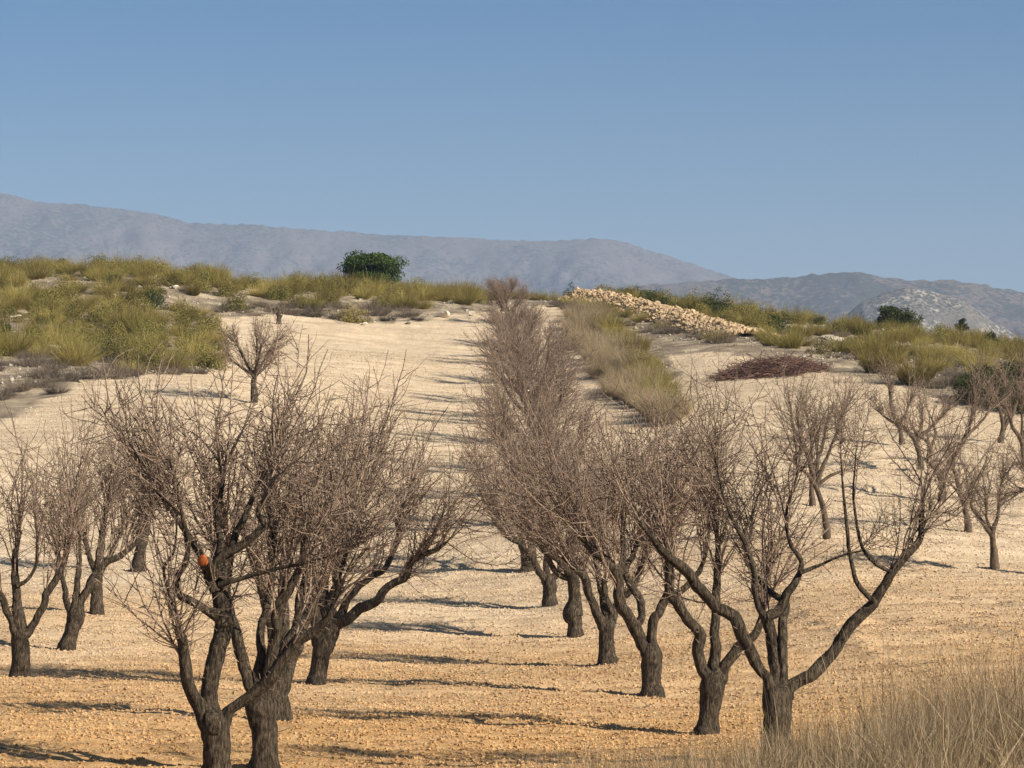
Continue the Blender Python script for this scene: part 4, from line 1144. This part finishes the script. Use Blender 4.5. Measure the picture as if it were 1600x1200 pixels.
p = at(1204, 582)
mb = MB(); n = 1500
a = r.uniform(0, 6.28, n); rr = np.sqrt(r.uniform(0, 1, n))
dome = np.clip(1 - rr ** 2, 0, 1) * 0.46
x_ = np.cos(a) * rr * 1.85; y_ = np.sin(a) * rr * 1.3
z_ = dome * r.uniform(0.05, 1.0, n) + 0.02
D = np.stack([r.normal(0, 1, n), r.normal(0, .7, n), r.normal(0, .22, n)], -1)
L = r.uniform(0.4, 1.3, n)
P0 = np.stack([x_, y_, z_], -1) - norm(D) * L[:, None] / 2
C = run(P0, D, L, 6, r, 0.0, 0.13); gz = H0(C[..., 0] + p[0], C[..., 1] + p[1]) - p[2]
C[..., 2] = np.maximum(C[..., 2] + gz * 0.9, gz + 0.02)
mb.tubes(C, r.uniform(0.006, 0.016, n)[:, None] * np.linspace(1, .4, 6)[None], 4)
o = mb.obj('brush_pile', M['prunings'], None, p)
tag(o, 'reddish brown heap of pruned branches on the bare soil under the right hill', 'brush pile')

# ------------------------------------------------------------------ dead grass in the foreground
r = RS(21)
def blades(n, xs, ys, hs, wd, lean, K=5):
    P = np.stack([xs, ys, H0(xs, ys) - 0.03], -1)
    a = r.uniform(0, 6.28, n)
    ln = np.abs(r.normal(0, lean, n))
    D = np.stack([np.cos(a) * ln - 0.05, np.sin(a) * ln, np.ones(n)], -1)
    C = run(P, D, hs, K, r, -0.03, 0.07)
    return C, wd * r.uniform(.6, 1.3, n)[:, None] * np.linspace(1, .25, K)[None], perp(norm(D), r)
mb = MB()
def gdens(xs, ys): return sstep(xs + (27.5 - ys) * 0.16 + 1.1 * vnoise(xs * 1.1, ys * 1.1, 71), 1.9, 3.7)
nc = 2000                                               # tussocks that have grown into one another
cy = r.uniform(14, 29, nc); cx = r.uniform(-1.0, 6.8, nc)
keep = r.uniform(0, 1, nc) < gdens(cx, cy) * np.clip(0.25 + 1.5 * (0.5 + fbm(cx * 0.9, cy * 0.9, 3, 72)), 0, 1)
cx, cy = cx[keep], cy[keep]; nc = len(cx)
per = r.randint(14, 58, nc); ci = np.repeat(np.arange(nc), per); n = len(ci)
ang = r.uniform(0, 6.28, n); rad = r.uniform(0, 1, n) ** 0.6 * r.uniform(0.05, 0.16, nc)[ci]
xs = cx[ci] + np.cos(ang) * rad; ys = cy[ci] + np.sin(ang) * rad
P = np.stack([xs, ys, H0(xs, ys) - 0.03], -1)
wind = r.normal(0, 0.38, (nc, 2))[ci]
ln = rad / 0.12 * r.uniform(0.1, 0.8, n)
D = np.stack([np.cos(ang) * ln + wind[:, 0] + 0.10, np.sin(ang) * ln + wind[:, 1], np.ones(n)], -1)
hs = (np.clip(r.normal(0.48, 0.17, nc), .15, .95) * (0.7 + 0.65 * sstep(cx, 1.8, 4.2)))[ci] * r.uniform(0.35, 1.15, n)
mb.ribbons(run(P, D, hs, 5, r, -0.05, 0.12), 0.0052 * r.uniform(.5, 1.5, n)[:, None] * np.linspace(1, .25, 5)[None], perp(norm(D), r))
n = 1500                                                # stiff taller stalks
ys = r.uniform(19, 29, n); xs = r.uniform(1.2, 6.8, n); keep = r.uniform(0, 1, n) < sstep(xs + (27 - ys) * .1, 1.4, 4.0); xs, ys = xs[keep], ys[keep]; n = len(xs)
mb.ribbons(*blades(n, xs, ys, r.uniform(.6, 1.15, n), 0.0046, 0.14))
n = 15000                                               # thin short grass along the foot of the bank
xs = r.uniform(-3.2, 3.5, n); ys = r.uniform(24.5, 29.2, n); keep = r.uniform(0, 1, n) < sstep(xs, -2.4, 0.8) * sstep(ys, 29.6, 26) * np.clip(.3 + (.5 + fbm(xs, ys, 3, 75)), 0, 1)
xs, ys = xs[keep], ys[keep]; n = len(xs)
mb.ribbons(*blades(n, xs, ys, np.clip(r.normal(.30, .1, n), .1, .6), 0.0042, 0.4))
tag(mb.obj('dry_grass', M['grass']), kind='stuff')

n = 2600
dd = r.uniform(27, 70, n); xx = r.uniform(-1, 1, n) * (0.18 * dd + 1)
k_ = field_mask(xx, dd); xx, dd = xx[k_], dd[k_]; n = len(xx)
a = r.uniform(0, 6.28, n)
C = run(np.stack([xx, dd, H(xx, dd) + 0.012], -1), np.stack([np.cos(a), np.sin(a), r.normal(0, .12, n)], -1), r.uniform(.05, .35, n), 4, r, 0, 0.12)
C[..., 2] = np.maximum(C[..., 2], H(C[..., 0], C[..., 1]) + 0.008)
mb = MB(); mb.tubes(C, r.uniform(.002, .006, n)[:, None] * np.linspace(1, .5, 4)[None], 4)
tag(mb.obj('fallen_twigs', M['twig']), kind='stuff')

# ------------------------------------------------------------------ the hazy air
hm = bpy.data.materials.new('haze_air'); hm.use_nodes = True
hn = hm.node_tree
hn.nodes.remove(hn.nodes['Principled BSDF'])
pv = hn.nodes.new('ShaderNodeVolumePrincipled')
pv.inputs['Color'].default_value = (0.54, 0.70, 0.98, 1)
pv.inputs['Density'].default_value = 0.00017
pv.inputs['Anisotropy'].default_value = 0.0
hn.links.new(pv.outputs[0], hn.nodes['Material Output'].inputs['Volume'])
x0, x1, y0, y1, z0, z1 = -4800, 4800, -120, 7700, -27, 462
V = [(x, y, z) for z in (z0, z1) for y in (y0, y1) for x in (x0, x1)]
mb = MB(); mb.add(np.array(V, float), [(0, 2, 3, 1), (4, 5, 7, 6), (0, 1, 5, 4), (2, 6, 7, 3), (0, 4, 6, 2), (1, 3, 7, 5)])
tag(mb.obj('haze', hm, smooth=False), kind='stuff')
